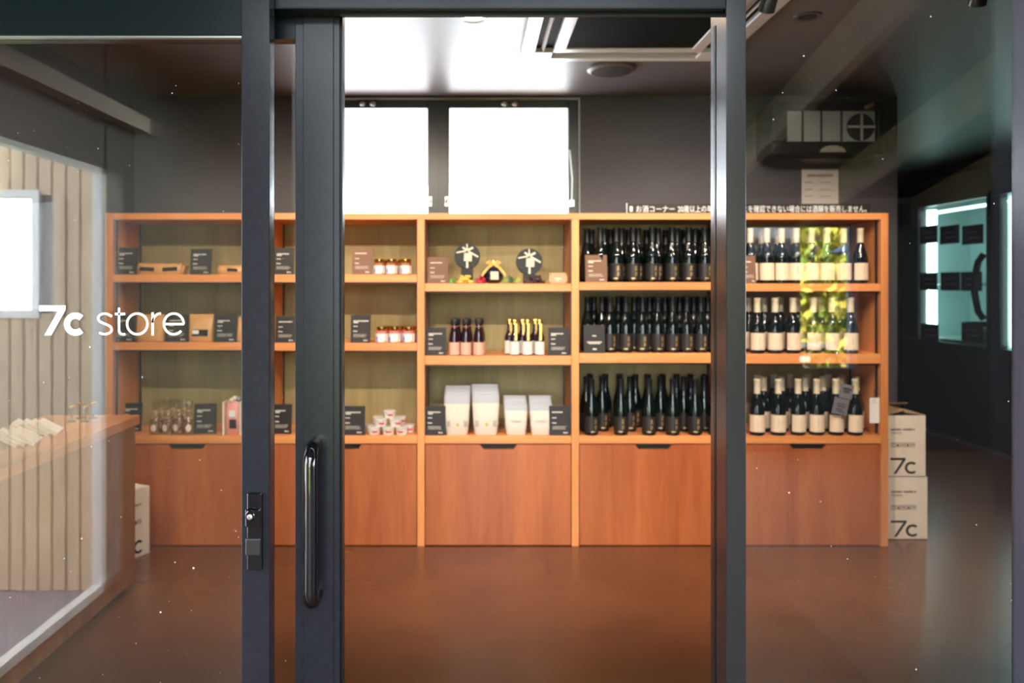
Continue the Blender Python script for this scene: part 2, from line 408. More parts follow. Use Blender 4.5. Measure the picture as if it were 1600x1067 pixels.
# sliding door leaf, pushed open behind the left panel
d1 = struct_root('door_1', 'black framed sliding glass door with long pull handle, slid open')
DX0, DX1 = wx(461, 1.548), wx(531, 1.548)
MB().box(DX0, DX1, 1.549, 1.588, 0, 2.0).box(DX0+.016, DX1-.012, 1.5462, 1.549, 0, 2.0).build('door_stile', M_frame, d1, bevel=.0012)
MB().box(DX1, DX1+.0035, 1.560, 1.586, 0, 2.0).build('door_edge_seal', M_frame_in, d1)
MB().box(-1.30, DX0, 1.552, 1.585, wz(61, 1.552), 2.0).build('top_rail', M_frame_in, d1)
MB().box(-1.30, DX0, 1.552, 1.585, 0, .10).build('bottom_rail', M_frame, d1)
MB().box(-1.30, -1.25, 1.552, 1.585, .10, 1.77).build('rear_stile', M_frame, d1)
MB().box(-1.25, DX0+.001, 1.566, 1.571, .09, 1.78).build('glass_pane', M_glass_door, d1)
hx, hy0, hy1 = wx(485, 1.49), 1.5465, 1.487
z0, z1 = wz(922, 1.49), wz(728, 1.49); rr_ = .030
path = [(hx, hy0, z1+rr_)]
path += [(hx, hy1+rr_-rr_*math.sin(a*PI/16), z1+rr_*math.cos(a*PI/16)) for a in range(9)]
path += [(hx, hy1+rr_-rr_*math.cos(a*PI/16), z0-rr_*math.sin(a*PI/16)) for a in range(9)]
path += [(hx, hy0, z0-rr_)]
MB().tube(path, .0138, 20).build('pull_handle', M_gloss, d1, smooth=50)

# ================================================================== CEILING FITTINGS
def ceil_Y(py): return (CEIL-EYE)*F/(PY0-py)
# cassette air conditioner
ay1 = ceil_Y(85.5); ax0 = wx(812, ay1); aw = .90; ax1 = ax0+aw; ay0 = ay1-aw
M_ac = mat('pale_plastic_panel', (.80, .81, .79), .32, spec=1.0)
M_slot = mat('dark_vent_slot', (.004, .008, .009), .7, spec=.08)
ac = thing('ceiling_air_conditioner', 'square ceiling cassette air conditioner with pale frame and dark grille', 'air conditioner', ((ax0+ax1)/2, (ay0+ay1)/2, CEIL))
h = aw/2
fr = MB()
fr.box(-h, h, -h, -h+.045, -.03, 0).box(-h, h, h-.045, h, -.03, 0).box(-h, -h+.058, -h+.045, h-.045, -.03, 0).box(h-.058, h, -h+.045, h-.045, -.03, 0)
i0 = h-.135
fr.box(-i0, i0, -i0, -i0+.05, -.032, 0).box(-i0, i0, i0-.05, i0, -.032, 0).box(-i0, -i0+.05, -i0+.05, i0-.05, -.032, 0).box(i0-.05, i0, -i0+.05, i0-.05, -.032, 0)
for sx in (-1, 1):
    for sy in (-1, 1):
        xa, xb = sorted((sx*i0, sx*(h-.045))); ya, yb = sorted((sy*i0, sy*(h-.045)))
        fr.box(xa, xb, ya, yb, -.031, 0)
fr.build('panel_frame', M_ac, ac, bevel=.004)
for k in range(4):
    mx = Matrix.Rotation(k*PI/2, 4, 'Z')
    sl = MB().obox((.088, 2*i0-.004, .006), mx @ Matrix.Translation((i0+.045, 0, -.008))).build('vent_slot', M_slot, ac)
    MB().obox((.006, 2*i0-.01, .02), mx @ Matrix.Translation((i0+.045, 0, -.020)) @ Matrix.Rotation(.5, 4, 'Y')).build('vent_vane', M_ac, sl)
gr = MB().box(-i0+.05, i0-.05, -i0+.05, i0-.05, -.02, -.012).build('intake_grille', M_slot, ac)
for k in range(30):
    y = -i0+.06+k*(2*i0-.12)/29
    MB().box(-i0+.05, i0-.05, y-.004, y+.004, -.027, -.02).build('grille_slat', mat('dark_grille_slat', (.012, .016, .018), .7, spec=.1), gr)
# round ceiling diffuser
Yv = ceil_Y(105)
dv = thing('round_ceiling_diffuser', 'round dark ceiling air diffuser beside the cassette air conditioner', 'vent', (wx(955, Yv), Yv, CEIL))
M_dif = mat('dark_diffuser', (.022, .020, .022), .5)
MB().lathe([(.100, -.022), (.112, -.014), (.112, 0)], 36).build('diffuser_ring', mat('grey_diffuser_ring', (.16, .16, .165), .4), dv, smooth=40)
MB().lathe([(.02, -.026), (.094, -.0235), (.096, -.02)], 36).build('diffuser_plate', M_dif, dv, smooth=40)
# recessed downlights (the shop's lamps)
M_lens = mat('warm_lamp_lens', (1, .72, .42), .4, emit=26)
M_ring = mat('downlight_ring', (.10, .10, .10), .3, .5)
def downlight(px, py, label, energy, target, X=None, Y=None, spot=95, lens=True):
    Y = Y or ceil_Y(py); X = X if X is not None else wx(px, Y)
    t = thing('downlight', label, 'lamp', (X, Y, CEIL), 0, 'recessed downlights')
    MB().lathe([(.036, .0), (.036, -.004), (.050, -.006), (.052, -.002), (.052, 0)], 28, cap=False).build('trim_ring', M_ring, t, smooth=40)
    MB().lathe([(.001, -.0025), (.030, -.0025), (.034, -.001)], 20).build('lamp_lens', M_lens if lens else M_black, t, smooth=40)
    ld = bpy.data.lights.new('downlight_lamp', 'SPOT'); ld.energy = energy; ld.color = (1, .85, .68); ld.spot_size = math.radians(spot); ld.spot_blend = .7; ld.shadow_soft_size = .03
    lo = bpy.data.objects.new('downlight_lamp', ld); col.objects.link(lo); lo.parent = t; lo.location = (0, 0, -.04)
    d = Vector(target) - Vector((X, Y, CEIL-.04)); lo.rotation_euler = d.to_track_quat('-Z', 'Y').to_euler()
    return t
EN = 26
downlight(740, 27, 'recessed downlight glowing at the top of the open doorway', EN, (0, 3.95, .8))
downlight(1262, 25, 'recessed downlight in the ceiling right of the door post', EN, (1.27, 3.95, .8), lens=False)
downlight(0, 0, 'recessed downlight in the ceiling above the left shelves', EN, (-1.1, 3.95, .8), X=-1.25, Y=2.98)
# ceiling track with two small spotlights
tk = thing('lighting_track', 'pale straight lighting track on the ceiling right of the door post', 'track', (.98, 2.2, CEIL))
MB().box(-.018, .018, -.72, .72, -.022, 0).build('track_rail', mat('pale_track', (.6, .6, .58), .4), tk, bevel=.003)
MB().box(-.02, .02, .72, .76, -.026, 0).build('track_end_cap', M_ring, tk, bevel=.002)
def spotlight(X, Y, label, target, energy):
    t = thing('ceiling_spotlight', label, 'lamp', (X, Y, CEIL - (.022 if abs(X-.98) < .05 else 0)), 0, 'small ceiling spotlights')
    MB().lathe([(.012, 0), (.012, -.03)], 12).build('spot_stem', M_ring, t, smooth=40)
    d = (Vector(target) - Vector((X, Y, CEIL-.075))).normalized()
    mx = Matrix.Translation((0, 0, -.055)) @ d.to_track_quat('Z', 'Y').to_matrix().to_4x4()
    MB().lathe([(.018, -.035), (.026, -.025), (.028, .035), (.024, .035), (.022, .01)], 20, mx=mx).build('spot_head', M_ring, t, smooth=40)
    MB().lathe([(.001, .024), (.022, .022)], 18, mx=mx, cap=False).build('spot_lens', M_lens, t)
    ld = bpy.data.lights.new('spot_lamp', 'SPOT'); ld.energy = energy; ld.color = (1, .85, .68); ld.spot_size = math.radians(80); ld.spot_blend = .6; ld.shadow_soft_size = .02
    lo = bpy.data.objects.new('spot_lamp', ld); col.objects.link(lo); lo.parent = t; lo.location = Vector((0, 0, -.055)) + d*.045
    lo.rotation_euler = d.to_track_quat('-Z', 'Y').to_euler()
spotlight(.98, 2.6, 'small warm spotlight hanging from the pale track', (.9, 3.95, .7), 22)
spotlight(wx(1530, 2.6), 2.6, 'small warm spotlight on the far right of the ceiling', (2.1, 4.0, .45), 55)
spotlight(-.75, 2.6, 'small warm spotlight on the ceiling left of the doorway', (-.5, 3.95, .7), 22)
for i, xx in enumerate((-1.3, -.45, .4, 1.3)):  # extra spots out of view, added to light the shelves from the front
    spotlight(xx, 1.95, f'unseen warm fill spotlight added just inside the storefront, {ordinal(i, 4)} one', (xx*1.05, 3.9, .85), 38)

# ================================================================== SHELVING
UP = [165, 407, 652, 893, 1137, 1376]                    # left edges of the six uprights in photo pixels
UW = 11.5
SH = {0: ((429, 441), (535, 547)), 1: ((429, 441), (536, 548)), 2: ((443, 455), (556, 570)), 3: ((441, 453), (552, 567)), 4: ((443, 455), (553, 568))}
BASE = (681, 693)
s = YF/F
unit = thing('shelving_unit', 'long orange wooden wall shelving with five bays over five drawers', 'shelf', (0, YF, 0))
DEP = YB - YF - .006
def lx(px): return (px-PX0)*s
TOPZ0, TOPZ1 = wz(343, YF), wz(333, YF)
for i, px in enumerate(UP):
    MB().box(lx(px), lx(px+UW), -.004, DEP, 0, TOPZ1 if i in (0, 5) else TOPZ0).build('upright', M_edgev, unit, bevel=.0015)
MB().box(lx(UP[0]+UW), lx(UP[5]), -.004, DEP, TOPZ0, TOPZ1).build('top_board', M_edge, unit, bevel=.0015)
SHZ = {}
for b_ in range(5):
    xa, xb = lx(UP[b_]+UW), lx(UP[b_+1])
    MB().box(xa, xb, DEP-.012, DEP-.002, wz(693, YF), TOPZ0).build('back_panel', M_back, unit)
    for k, (pt, pb) in enumerate(SH[b_] + (BASE,)):
        zt_, zb_ = wz(pt, YF), wz(pb, YF); SHZ[(b_, k)] = zt_
        sh = MB().box(xa+.001, xb-.001, -.003, DEP-.013, zb_, zt_).build('shelf_board', M_edge, unit, bevel=.002)
        if k < 2:
            MB().box(xa+.004, xb-.004, .004, .016, zb_-.007, zb_).build('shelf_bracket_bar', M_steel, sh)
    for xx, d in ((xa, 1), (xb, -1)):
        for yy in (.028, DEP-.05):
            MB().box(min(xx, xx+d*.005), max(xx, xx+d*.005), yy, yy+.016, wz(679, YF), TOPZ0).build('shelf_standard', M_steel, unit)
    # drawer front with a cut-out grip
    z0_, z1_ = wz(851.5, YF), wz(694.5, YF); xm = (xa+xb)/2 + .002; hw, hw2, hh = .092, .074, .024
    poly = [(xa+.004, z0_), (xb-.004, z0_), (xb-.004, z1_), (xm+hw, z1_), (xm+hw2, z1_-hh), (xm-hw2, z1_-hh), (xm-hw, z1_), (xa+.004, z1_)]
    MB().prism(poly, .001, .020).build('drawer', M_door, unit)
    MB().box(xm-hw-.01, xm+hw+.01, .024, .028, z1_-hh-.02, z1_+.002).build('grip_recess', M_black, unit)
    MB().box(xa+.001, xb-.001, .05, DEP-.02, .012, z1_-hh-.03).build('drawer_box', M_black, unit)
    MB().box(xa, xb, .06, .075, 0, .012).build('toe_board', M_black, unit)

def spot_at(b_, k, px, d):
    Y = YF + d; return (wx(px, Y), Y, SHZ[(b_, k)])

# ------------------------------------------------------------------ bottles
M_bglass = mat('near_black_bottle_glass', (.003, .006, .006), .05, spec=.6)
M_caps_b = mat('black_capsule', (.006, .007, .010), .36, spec=.4)
M_caps_c = mat('cream_capsule', (.62, .53, .38), .45)
M_lab_b = mat('dark_bottle_label', (.022, .018, .018), .45, spec=.35)
M_lab_c = mat('cream_bottle_label', (.78, .60, .44), .55)
M_goldp = mat('gold_foil_print', (.75, .50, .22), .35, .7)
M_bluep = mat('blue_print', (.10, .10, .42), .5)
M_greyp = mat('grey_print', (.40, .33, .27), .6)
A0 = -PI/2
def arc_patch(r_, x0, x1, z0_, z1_, seg=4):     # patch on the front of a cylinder, x measured along the arc
    return MB().lathe([(r_, z0_), (r_, z1_)], seg, arc=(A0+x0/r_, A0+x1/r_))
def make_dark_bottle():
    t = thing('sake_bottle', '', 'bottle', (0,0,0), 0, 'black bottles with dark labels')
    MB().lathe([(.030, 0), (.0335, .003), (.0345, .01), (.0345, .118), (.0335, .130), (.030, .148), (.024, .172), (.018, .194), (.0145, .212), (.0138, .232), (.0138, .262), (.0150, .264), (.0150, .274), (.012, .276)], 20).build('bottle_glass', M_bglass, t, smooth=40)
    MB().lathe([(.0166, .205), (.0152, .216), (.0148, .235), (.0148, .262), (.0160, .264), (.0160, .2755), (.013, .2775)], 18).build('capsule', M_caps_b, t, smooth=40)
    lab = MB().lathe([(.0350, .014), (.0350, .094)], 18, arc=(A0-1.5, A0+1.5)).build('bottle_label', M_lab_b, t, smooth=40)
    g = arc_patch(.0354, .006, .016, .066, .069); 
    for (a, b2, c, d) in ((.004, .020, .074, .077), (.010, .013, .060, .084), (.005, .009, .058, .064), (.014, .018, .058, .064), (.007, .011, .030, .052), (.014, .017, .034, .052)):
        q = arc_patch(.0354, a, b2, c, d, 2); k = len(g.v); g.v += q.v; g.f += [tuple(e+k for e in f) for f in q.f]
    g.build('gold_mark', M_goldp, lab)
    MB().lathe([(.0354, .017), (.0354, .021), (.0354, .0225)], 4, arc=(A0-.35, A0+.25)).build('foot_mark', M_goldp, lab)
    return t
def make_wine_bottle():
    t = thing('wine_bottle', '', 'bottle', (0,0,0), 0, 'dark wine bottles with cream labels')
    MB().lathe([(.032, 0), (.0355, .003), (.0365, .012), (.0365, .116), (.0352, .132), (.0305, .152), (.0240, .172), (.0175, .194), (.0150, .212), (.0145, .235), (.0145, .262), (.0155, .264), (.0155, .273), (.012, .275)], 20).build('bottle_glass', M_bglass, t, smooth=40)
    MB().lathe([(.0164, .205), (.0158, .214), (.0155, .235), (.0155, .262), (.0168, .264), (.0166, .275), (.0135, .277)], 18).build('capsule', M_caps_c, t, smooth=40)
    lab = MB().lathe([(.0370, .018), (.0370, .102)], 18, arc=(A0-1.45, A0+1.45)).build('bottle_label', M_lab_c, t, smooth=40)
    g = MB()
    i = len(g.v)
    for x, z in ((-.010, .0205), (.010, .0205), (.003, .0250), (-.002, .0262)):
        a = A0 + x/.0374; g.v.append((.0374*math.cos(a), .0374*math.sin(a), z))
    g.f.append((0, 1, 2, 3)); g.build('blue_mark', M_bluep, lab)
    g = MB()
    for (a, b2, c, d) in ((-.008, -.0065, .040, .086), (-.004, -.003, .046, .080), (.018, .0195, .058, .075), (.020, .024, .066, .068)):
        q = arc_patch(.0374, a, b2, c, d, 1); k = len(g.v); g.v += q.v; g.f += [tuple(e+k for e in f) for f in q.f]
    g.build('label_print', M_greyp, lab)
    return t
SHN = ['top', 'middle', 'bottom']; ROWN = ['front', 'second', 'rear']
def bottles(proto_fn, b_, kind, rows):
    proto = None
    for k, rws in rows.items():
        for ri, (d, pxs) in enumerate(rws):
            for j, px in enumerate(pxs):
                label = f'{kind}, {ordinal(j, len(pxs))} in the {ROWN[ri]} row on the {SHN[k]} shelf'
                loc = spot_at(b_, k, px, d + random.uniform(-.004, .004)); rz = random.uniform(-.25, .25)
                if proto is None:
                    proto = proto_fn(); proto['label'] = label; proto.location = loc; proto.rotation_euler[2] = rz
                else: copy_tree(proto, label, loc, rz)
bottles(make_dark_bottle, 3, 'black bottle with dark label', {
    0: [(.055, [938, 963, 989, 1019, 1050, 1076, 1101, 1125]), (.15, [917, 944, 971, 997, 1028, 1058, 1086, 1112]), (.25, [924, 954, 982, 1010, 1040, 1069, 1096])],
    1: [(.06, [953, 978, 1004, 1028, 1051, 1073, 1095, 1118]), (.14, [918, 941, 966, 991, 1015, 1039, 1062, 1084, 1106]), (.23, [928, 950, 974, 997, 1022, 1046, 1070, 1094])],
    2: [(.035, [924, 970, 1014, 1051, 1086, 1118]), (.14, [916, 941, 984, 1032, 1068, 1100]), (.25, [922, 946, 968, 993, 1012, 1036, 1057, 1079, 1102])]})
bottles(make_wine_bottle, 4, 'wine bottle with cream label', {
    0: [(.06, [1172, 1198, 1221, 1244, 1268, 1292, 1318, 1344]), (.16, [1190, 1215, 1240, 1265, 1290, 1316])],
    1: [(.05, [1183, 1211, 1239, 1271, 1300, 1329]), (.15, [1170, 1194, 1219, 1246, 1284, 1311])],
    2: [(.035, [1183, 1216, 1247, 1276, 1306, 1336]), (.14, [1193, 1221, 1258, 1286, 1314, 1338]), (.24, [1184, 1209, 1235, 1262, 1294, 1316])]})

# ------------------------------------------------------------------ price cards
def price_card(b_, k, px, w_px, h_px, label, d=.012, kraft=False, notch=False, rz=0.0, style=0):
    Y = YF+d; u_ = Y/F; w, h_ = w_px*u_, h_px*u_
    t = thing('price_card', label, 'sign', spot_at(b_, k, px, d), rz, 'price cards on the shelves')
    lean = .12; mx = Matrix.Rotation(-lean, 4, 'X')
    def lean_mb(mb):
        mb.v = [tuple(mx @ Vector(p)) for p in mb.v]; return mb
    if notch:
        poly = [(-w/2, 0), (w/2, 0), (w/2, h_), (w*.16, h_), (w*.06, h_-.010), (-w*.06, h_-.010), (-w*.16, h_), (-w/2, h_)]
    else: poly = [(-w/2, 0), (w/2, 0), (w/2, h_), (-w/2, h_)]
    lean_mb(MB().prism(poly, 0, .006)).build('card', M_card2 if kraft else M_card, t)
    MB().prism([(-w*.2, 0), (w*.2, 0), (w*.1, h_*.75), (-w*.1, h_*.75)], .0, .003).build('easel_leg', M_card2 if kraft else M_card, t, loc=(0, .006+h_*.11, 0)).rotation_euler = (.04, 0, 0)
    pr = MB()
    def bar(x0, x1, z0_, z1_): pr.box(-w/2+w*x0, -w/2+w*x1, -.0006, 0, h_*z0_, h_*z1_)
    rnd = random.Random(px)
    if style == 1:
        pr.lathe([(w*.22, -.0006), (w*.15, -.0006)], 24, mx=Matrix.Translation((0, 0, h_*.64)) @ Matrix.Rotation(PI/2, 4, 'X') , cap=False)
        pr.box(-w*.09, w*.09, -.0006, 0, h_*.60, h_*.635)
        for (a, b2, z) in ((.15, .85, .38), (.22, .78, .33)): bar(a, b2, z, z+.03)
        bar(.42, .6, .12, .17)
    else:
        x = .14
        while x < .62 + rnd.random()*.2:
            g_ = .05 + rnd.random()*.06; bar(x, x+g_, .76, .80); x += g_+.02
        if rnd.random() < .6: bar(.14, .38, .71, .745)
        bar(.14, .24, .575, .605); bar(.26, .34, .575, .605)
        bar(.14, .20, .40, .44); bar(.21, .34, .40, .43)
        for z in (.30, .27, .24, .21): bar(.14, .84-rnd.random()*.12, z, z+.008)
        bar(.66, .72, .07, .115); bar(.73, .86, .075, .105)
    lean_mb(pr).build('printed_text', M_ink, t)
    return t
price_card(0, 0, 197, 33, 43, 'dark price card at the far left end of the top shelf', d=.05)
price_card(0, 0, 313, 33, 41, 'dark price card right of the two flat kraft packets', d=.03)
price_card(1, 0, 443, 32, 42, 'dark price card on the top shelf seen between the two door stiles', d=.02)
price_card(0, 1, 192, 36, 43, 'dark price card at the far left of the middle shelf behind the lettering', d=.03)
price_card(0, 1, 276, 36, 43, 'dark price card between the two kraft pouches on the middle shelf', d=.03)
price_card(0, 1, 352, 36, 43, 'dark price card right of the windowed kraft pouch', d=.02)
price_card(1, 1, 446, 32, 42, 'dark price card on the middle shelf seen between the two door stiles', d=.02)
price_card(0, 2, 205, 30, 44, 'dark price card half hidden behind the counter end', d=.12)
price_card(0, 2, 320, 34, 47, 'dark price card right of the bags of biscuits', d=.05, rz=.12)
price_card(1, 2, 440, 30, 46, 'dark price card on the bottom shelf seen between the two door stiles', d=.05)
price_card(1, 0, 566, 31, 43, 'notched brown kraft price card left of the gold-lidded jars', kraft=True, notch=True, rz=.1)
price_card(1, 1, 563, 31, 44, 'dark price card left of the pink jars', d=.01)
price_card(1, 2, 552, 36, 45, 'dark price card left of the pyramid of tubs', d=.02)
price_card(2, 0, 684, 32, 42, 'brown kraft price card left of the ribboned round boxes', kraft=True)
price_card(2, 1, 681, 32, 44, 'dark price card left of the pink-labelled dark bottles')
price_card(2, 1, 873, 32, 44, 'dark price card right of the slim sauce bottles')
price_card(2, 2, 680, 32, 46, 'dark price card left of the white pouches')
price_card(2, 2, 875, 33, 46, 'dark price card right of the white pouches')
price_card(3, 0, 932, 34, 43, 'brown kraft price card in front of the top row of black bottles', kraft=True, d=.006)
price_card(3, 1, 929, 33, 44, 'dark price card with round emblem before the black bottles', d=.006, style=1)
price_card(4, 0, 1172, 20, 44, 'narrow brown price card beside the door post before the cream-labelled bottles', kraft=True, d=.006)

# ------------------------------------------------------------------ pouches and packets
M_win = mat('dark_packet_window', (.03, .02, .02), .15)
def kraft_pouch(b_, k, px, w_px, h_px, label, d=.05, window=False, m_=None, group='kraft pouches'):
    Y = YF+d; u_ = Y/F; w, h_ = w_px*u_/2, h_px*u_
    t = thing('kraft_pouch', label, 'pouch', spot_at(b_, k, px, d), 0, group)
    MB().loft([(0, w*.92, .024), (.004, w*.96, .028), (h_*.3, w*.98, .026), (h_*.6, w, .016), (h_*.86, w, .004), (h_, w, .0015)], 20, 3.2).build('pouch_body', m_ or M_kraft, t, smooth=50)
    MB().box(-w*.99, w*.99, -.0045, .0045, h_*.84, h_*.87).build('zip_seal', m_ or M_kraft, t)
    if window:
        MB().obox((w*1.3, .002, h_*.24), Matrix.Translation((0, -.0255, h_*.33)) @ Matrix.Rotation(-.05, 4, 'X')).build('packet_window', M_win, t)
        MB().obox((w*.5, .002, h_*.13), Matrix.Translation((-w*.35, -.0275, h_*.36)) @ Matrix.Rotation(-.05, 4, 'X')).build('window_label', M_white, t)
kraft_pouch(0, 1, 236, 44, 43, 'plain kraft pouch behind the store lettering on the middle shelf')
kraft_pouch(0, 1, 315, 38, 43, 'kraft pouch with dark window on the middle shelf', window=True)
kraft_pouch(0, 1, 386, 36, 38, 'kraft pouch half hidden behind the lock stile on the middle shelf')
def flat_packet(px, w_px, h_px, label, d, nwin):
    Y = YF+d; u_ = Y/F; w, h_ = w_px*u_/2, h_px*u_
    t = thing('flat_kraft_packet', label, 'packet', spot_at(0, 0, px, d), 0, 'flat kraft packets')
    MB().loft([(0, w*.94, .050), (h_*.2, w*.98, .056), (h_*.55, w, .054), (h_*.85, w*.97, .046), (h_, w*.93, .036)], 24, 4).build('packet_body', M_kraft, t, smooth=50)
    for i in range(nwin):
        xc = (-.48+.96*i/(max(1, nwin-1)))*w if nwin > 1 else 0
        MB().obox((w*.62, .003, h_*.34), Matrix.Translation((xc, -.0545, h_*.48)) @ Matrix.Rotation(.06*(1-2*i), 4, 'Y')).build('packet_window', M_win, t, bevel=.001)
    MB().obox((.012, .05, h_*.7), Matrix.Translation((w*.98, -.01, h_*.5)) @ Matrix.Rotation(.3, 4, 'Y')).build('folded_end', M_kraft, t, bevel=.002)
flat_packet(254, 74, 18, 'flat kraft packet with two dark windows on the top shelf', .09, 2)
flat_packet(368, 52, 15, 'flat kraft packet half hidden behind the lock stile on the top shelf', .09, 1)

# bags of biscuits in cellophane
M_bisc = mat('brown_biscuits', (.30, .16, .075), .7, noise=.4, nscale=70)
M_tie = mat('gold_tie', (.7, .4, .12), .3, .6)
M_oval = mat('pale_pink_label', (.72, .55, .46), .5)
bp = None
bag_spots = [(243, .05), (262, .05), (279, .06), (295, .05), (252, .11), (271, .12), (288, .115)]
for i, (px, d) in enumerate(bag_spots):
    lab = f'clear bag of biscuits with pale oval label, {ordinal(i, 4)} of the front row' if i < 4 else f'clear bag of biscuits in the row behind, {["left", "middle", "right"][i-4]} one'
    loc = spot_at(0, 2, px, d)
    if bp is None:
        bp = thing('biscuit_bag', lab, 'bag', loc, 0, 'cellophane bags of biscuits')
        MB().loft([(0, .026, .020), (.006, .029, .024), (.05, .030, .024), (.090, .026, .018), (.112, .010, .008), (.120, .006, .005), (.132, .016, .006), (.165, .024, .003)], 16, 2.4).build('cellophane_bag', M_film, bp, smooth=50)
        bi = MB()
        for z in range(6):
            for a in range(3):
                ang = a*2.1+z*.7; bi.lathe([(.003, 0), (.0125, .001), (.0125, .010), (.006, .012)], 10, mx=Matrix.Translation((.011*math.cos(ang), .009*math.sin(ang), .004+z*.014)) @ Matrix.Rotation(.5, 4, 'X') @ Matrix.Rotation(ang, 4, 'Z'))
        o = bi.build('biscuits', M_bisc, bp, smooth=40); o['kind'] = 'stuff'
        MB().lathe([(.001, 0), (.013, 0)], 18, mx=Matrix.Translation((0, -.0255, .034)) @ Matrix.Scale(1.35, 4, (0, 0, 1)) @ Matrix.Rotation(PI/2, 4, 'X'), cap=False).build('oval_label', M_oval, bp)
        MB().lathe([(.0085, .113), (.0095, .116), (.0085, .119)], 14).build('gold_tie', M_tie, bp, smooth=50)
    else: copy_tree(bp, lab, loc, random.uniform(-.3, .3))
# pink bag with cream boards
t = thing('pink_snack_bag', 'pink bag with cream side boards beside the lock stile', 'bag', spot_at(0, 2, 365, .05))
M_pink = mat('pink_foil', (.72, .30, .26), .35)
MB().loft([(0, .034, .022), (.005, .037, .026), (.09, .038, .024), (.13, .034, .012), (.165, .028, .005)], 16, 3).build('pouch_body', M_pink, t, smooth=50)
for sx in (-1, 1): MB().box(sx*.042-.005, sx*.042+.005, -.034, .03, 0, .165).build('side_board', M_cream, t, bevel=.003)
MB().obox((.035, .002, .045), Matrix.Translation((.004, -.0265, .055))).build('packet_window', M_win, t)
MB().obox((.030, .002, .03), Matrix.Translation((0, -.0262, .105))).build('pouch_label', M_white, t)
for i, (dx, dz) in enumerate(((-.010, .168), (.006, .178), (.024, .176))):
    MB().ball((dx, 0, dz), .013, 10, 6).build('ribbon_pompom', M_cream if i < 2 else mat('grey_pompom', (.25, .27, .31), .6), t, smooth=60)

# ------------------------------------------------------------------ jars
M_jam = mat('amber_preserve', (.35, .12, .06), .15, coat=.5); M_jam2 = mat('pink_preserve', (.62, .16, .14), .15, coat=.5)
def jar_set(b_, k, spots, kindtxt, jam, r_, h_, group):
    proto = None
    for i, (px, d, pos) in enumerate(spots):
        lab = f'{kindtxt}, {pos}'; loc = spot_at(b_, k, px, d)
        if proto is None:
            proto = thing('preserve_jar', lab, 'jar', loc, 0, group)
            MB().lathe([(r_*.9, 0), (r_, .004), (r_, h_*.62), (r_*.86, h_*.74), (r_*.8, h_*.78)], 8).build('jar_glass', jam, proto, bevel=.002)
            MB().lathe([(r_*.86, h_*.76), (r_*.92, h_*.79), (r_*.92, h_*.97), (r_*.84, h_)], 20).build('jar_lid', M_gold, proto, smooth=40)
            lb = MB().lathe([(r_*1.01, h_*.06), (r_*1.01, h_*.58)], 4, arc=(A0-PI/4*1.5, A0+PI/4*1.5)).build('jar_label', M_white, proto)
            MB().box(r_*.35, r_*.62, -r_*1.03, -r_*1.0, h_*.08, h_*.16).build('yellow_mark', mat('yellow_print', (.75, .55, .05), .5), lb)
            MB().box(-r_*.8, -r_*.6, -r_*.98, -r_*.8, h_*.12, h_*.40).build('blue_mark', M_bluep, lb)
        else: copy_tree(proto, lab, loc, random.uniform(-.1, .1))
jar_set(1, 0, [(593, .035, 'leftmost of the front row'), (612, .035, 'centre of the front row'), (634, .035, 'rightmost of the front row'), (601, .10, 'left one behind'), (620, .10, 'right one behind')], 'small glass jar with gold lid beside the notched kraft card', M_jam, .029, .078, 'gold lidded jars')
jar_set(1, 1, [(597, .03, 'leftmost of the front row'), (617, .03, 'centre of the front row'), (639, .03, 'rightmost of the front row'), (605, .095, 'left one behind'), (625, .095, 'middle one behind'), (643, .095, 'right one behind')], 'small pink preserve jar with gold lid', M_jam2, .031, .080, 'pink preserve jars')
# tubs
M_tub = mat('white_tub', (.72, .66, .60), .45); M_red = mat('red_print', (.6, .06, .05), .5); M_tlid = mat('clear_tub_lid', (.55, .52, .50), .15)
tubs = []
for lvl, (z, row) in enumerate(((0, [(585, .04), (607, .04), (628, .04), (580, .11), (604, .11), (640, .11)]), (.0385, [(595, .055), (618, .055), (592, .125), (625, .125)]), (.077, [(609, .08)]))):
    for i, (px, d) in enumerate(row):
        tubs.append((lvl, i, px, d, z))
tp = None
for lvl, i, px, d, z in tubs:
    if lvl == 0: lab = f'small white tub at the bottom of the pyramid, {["left", "centre", "right"][i % 3]} {"front" if i < 3 else "back"}'
    elif lvl == 1: lab = f'small white tub in the second layer of the pyramid, {["left", "right"][i % 2]} {"front" if i < 2 else "back"}'
    else: lab = 'small clear-lidded tub on top of the pyramid'
    loc = spot_at(1, 2, px, d); loc = (loc[0], loc[1], loc[2]+z)
    if tp is None:
        tp = thing('sweet_tub', lab, 'tub', loc, 0, 'pyramid of small tubs')
        MB().lathe([(.024, 0), (.0265, .002), (.0305, .031), (.0318, .031), (.0318, .033)], 22).build('tub_body', M_tub, tp, smooth=40)
        MB().lathe([(.0325, .031), (.0325, .036), (.030, .0385)], 22).build('tub_lid', M_tlid, tp, smooth=40)
        MB().lathe([(.0290, .012), (.0305, .022)], 5, arc=(A0-.2, A0+.65)).build('red_mark', M_red, tp)
        MB().lathe([(.0298, .018), (.0305, .022)], 5, arc=(A0-.45, A0-.1)).build('blue_mark', M_bluep, tp)
    else: copy_tree(tp, lab, loc, random.uniform(-.5, .5))

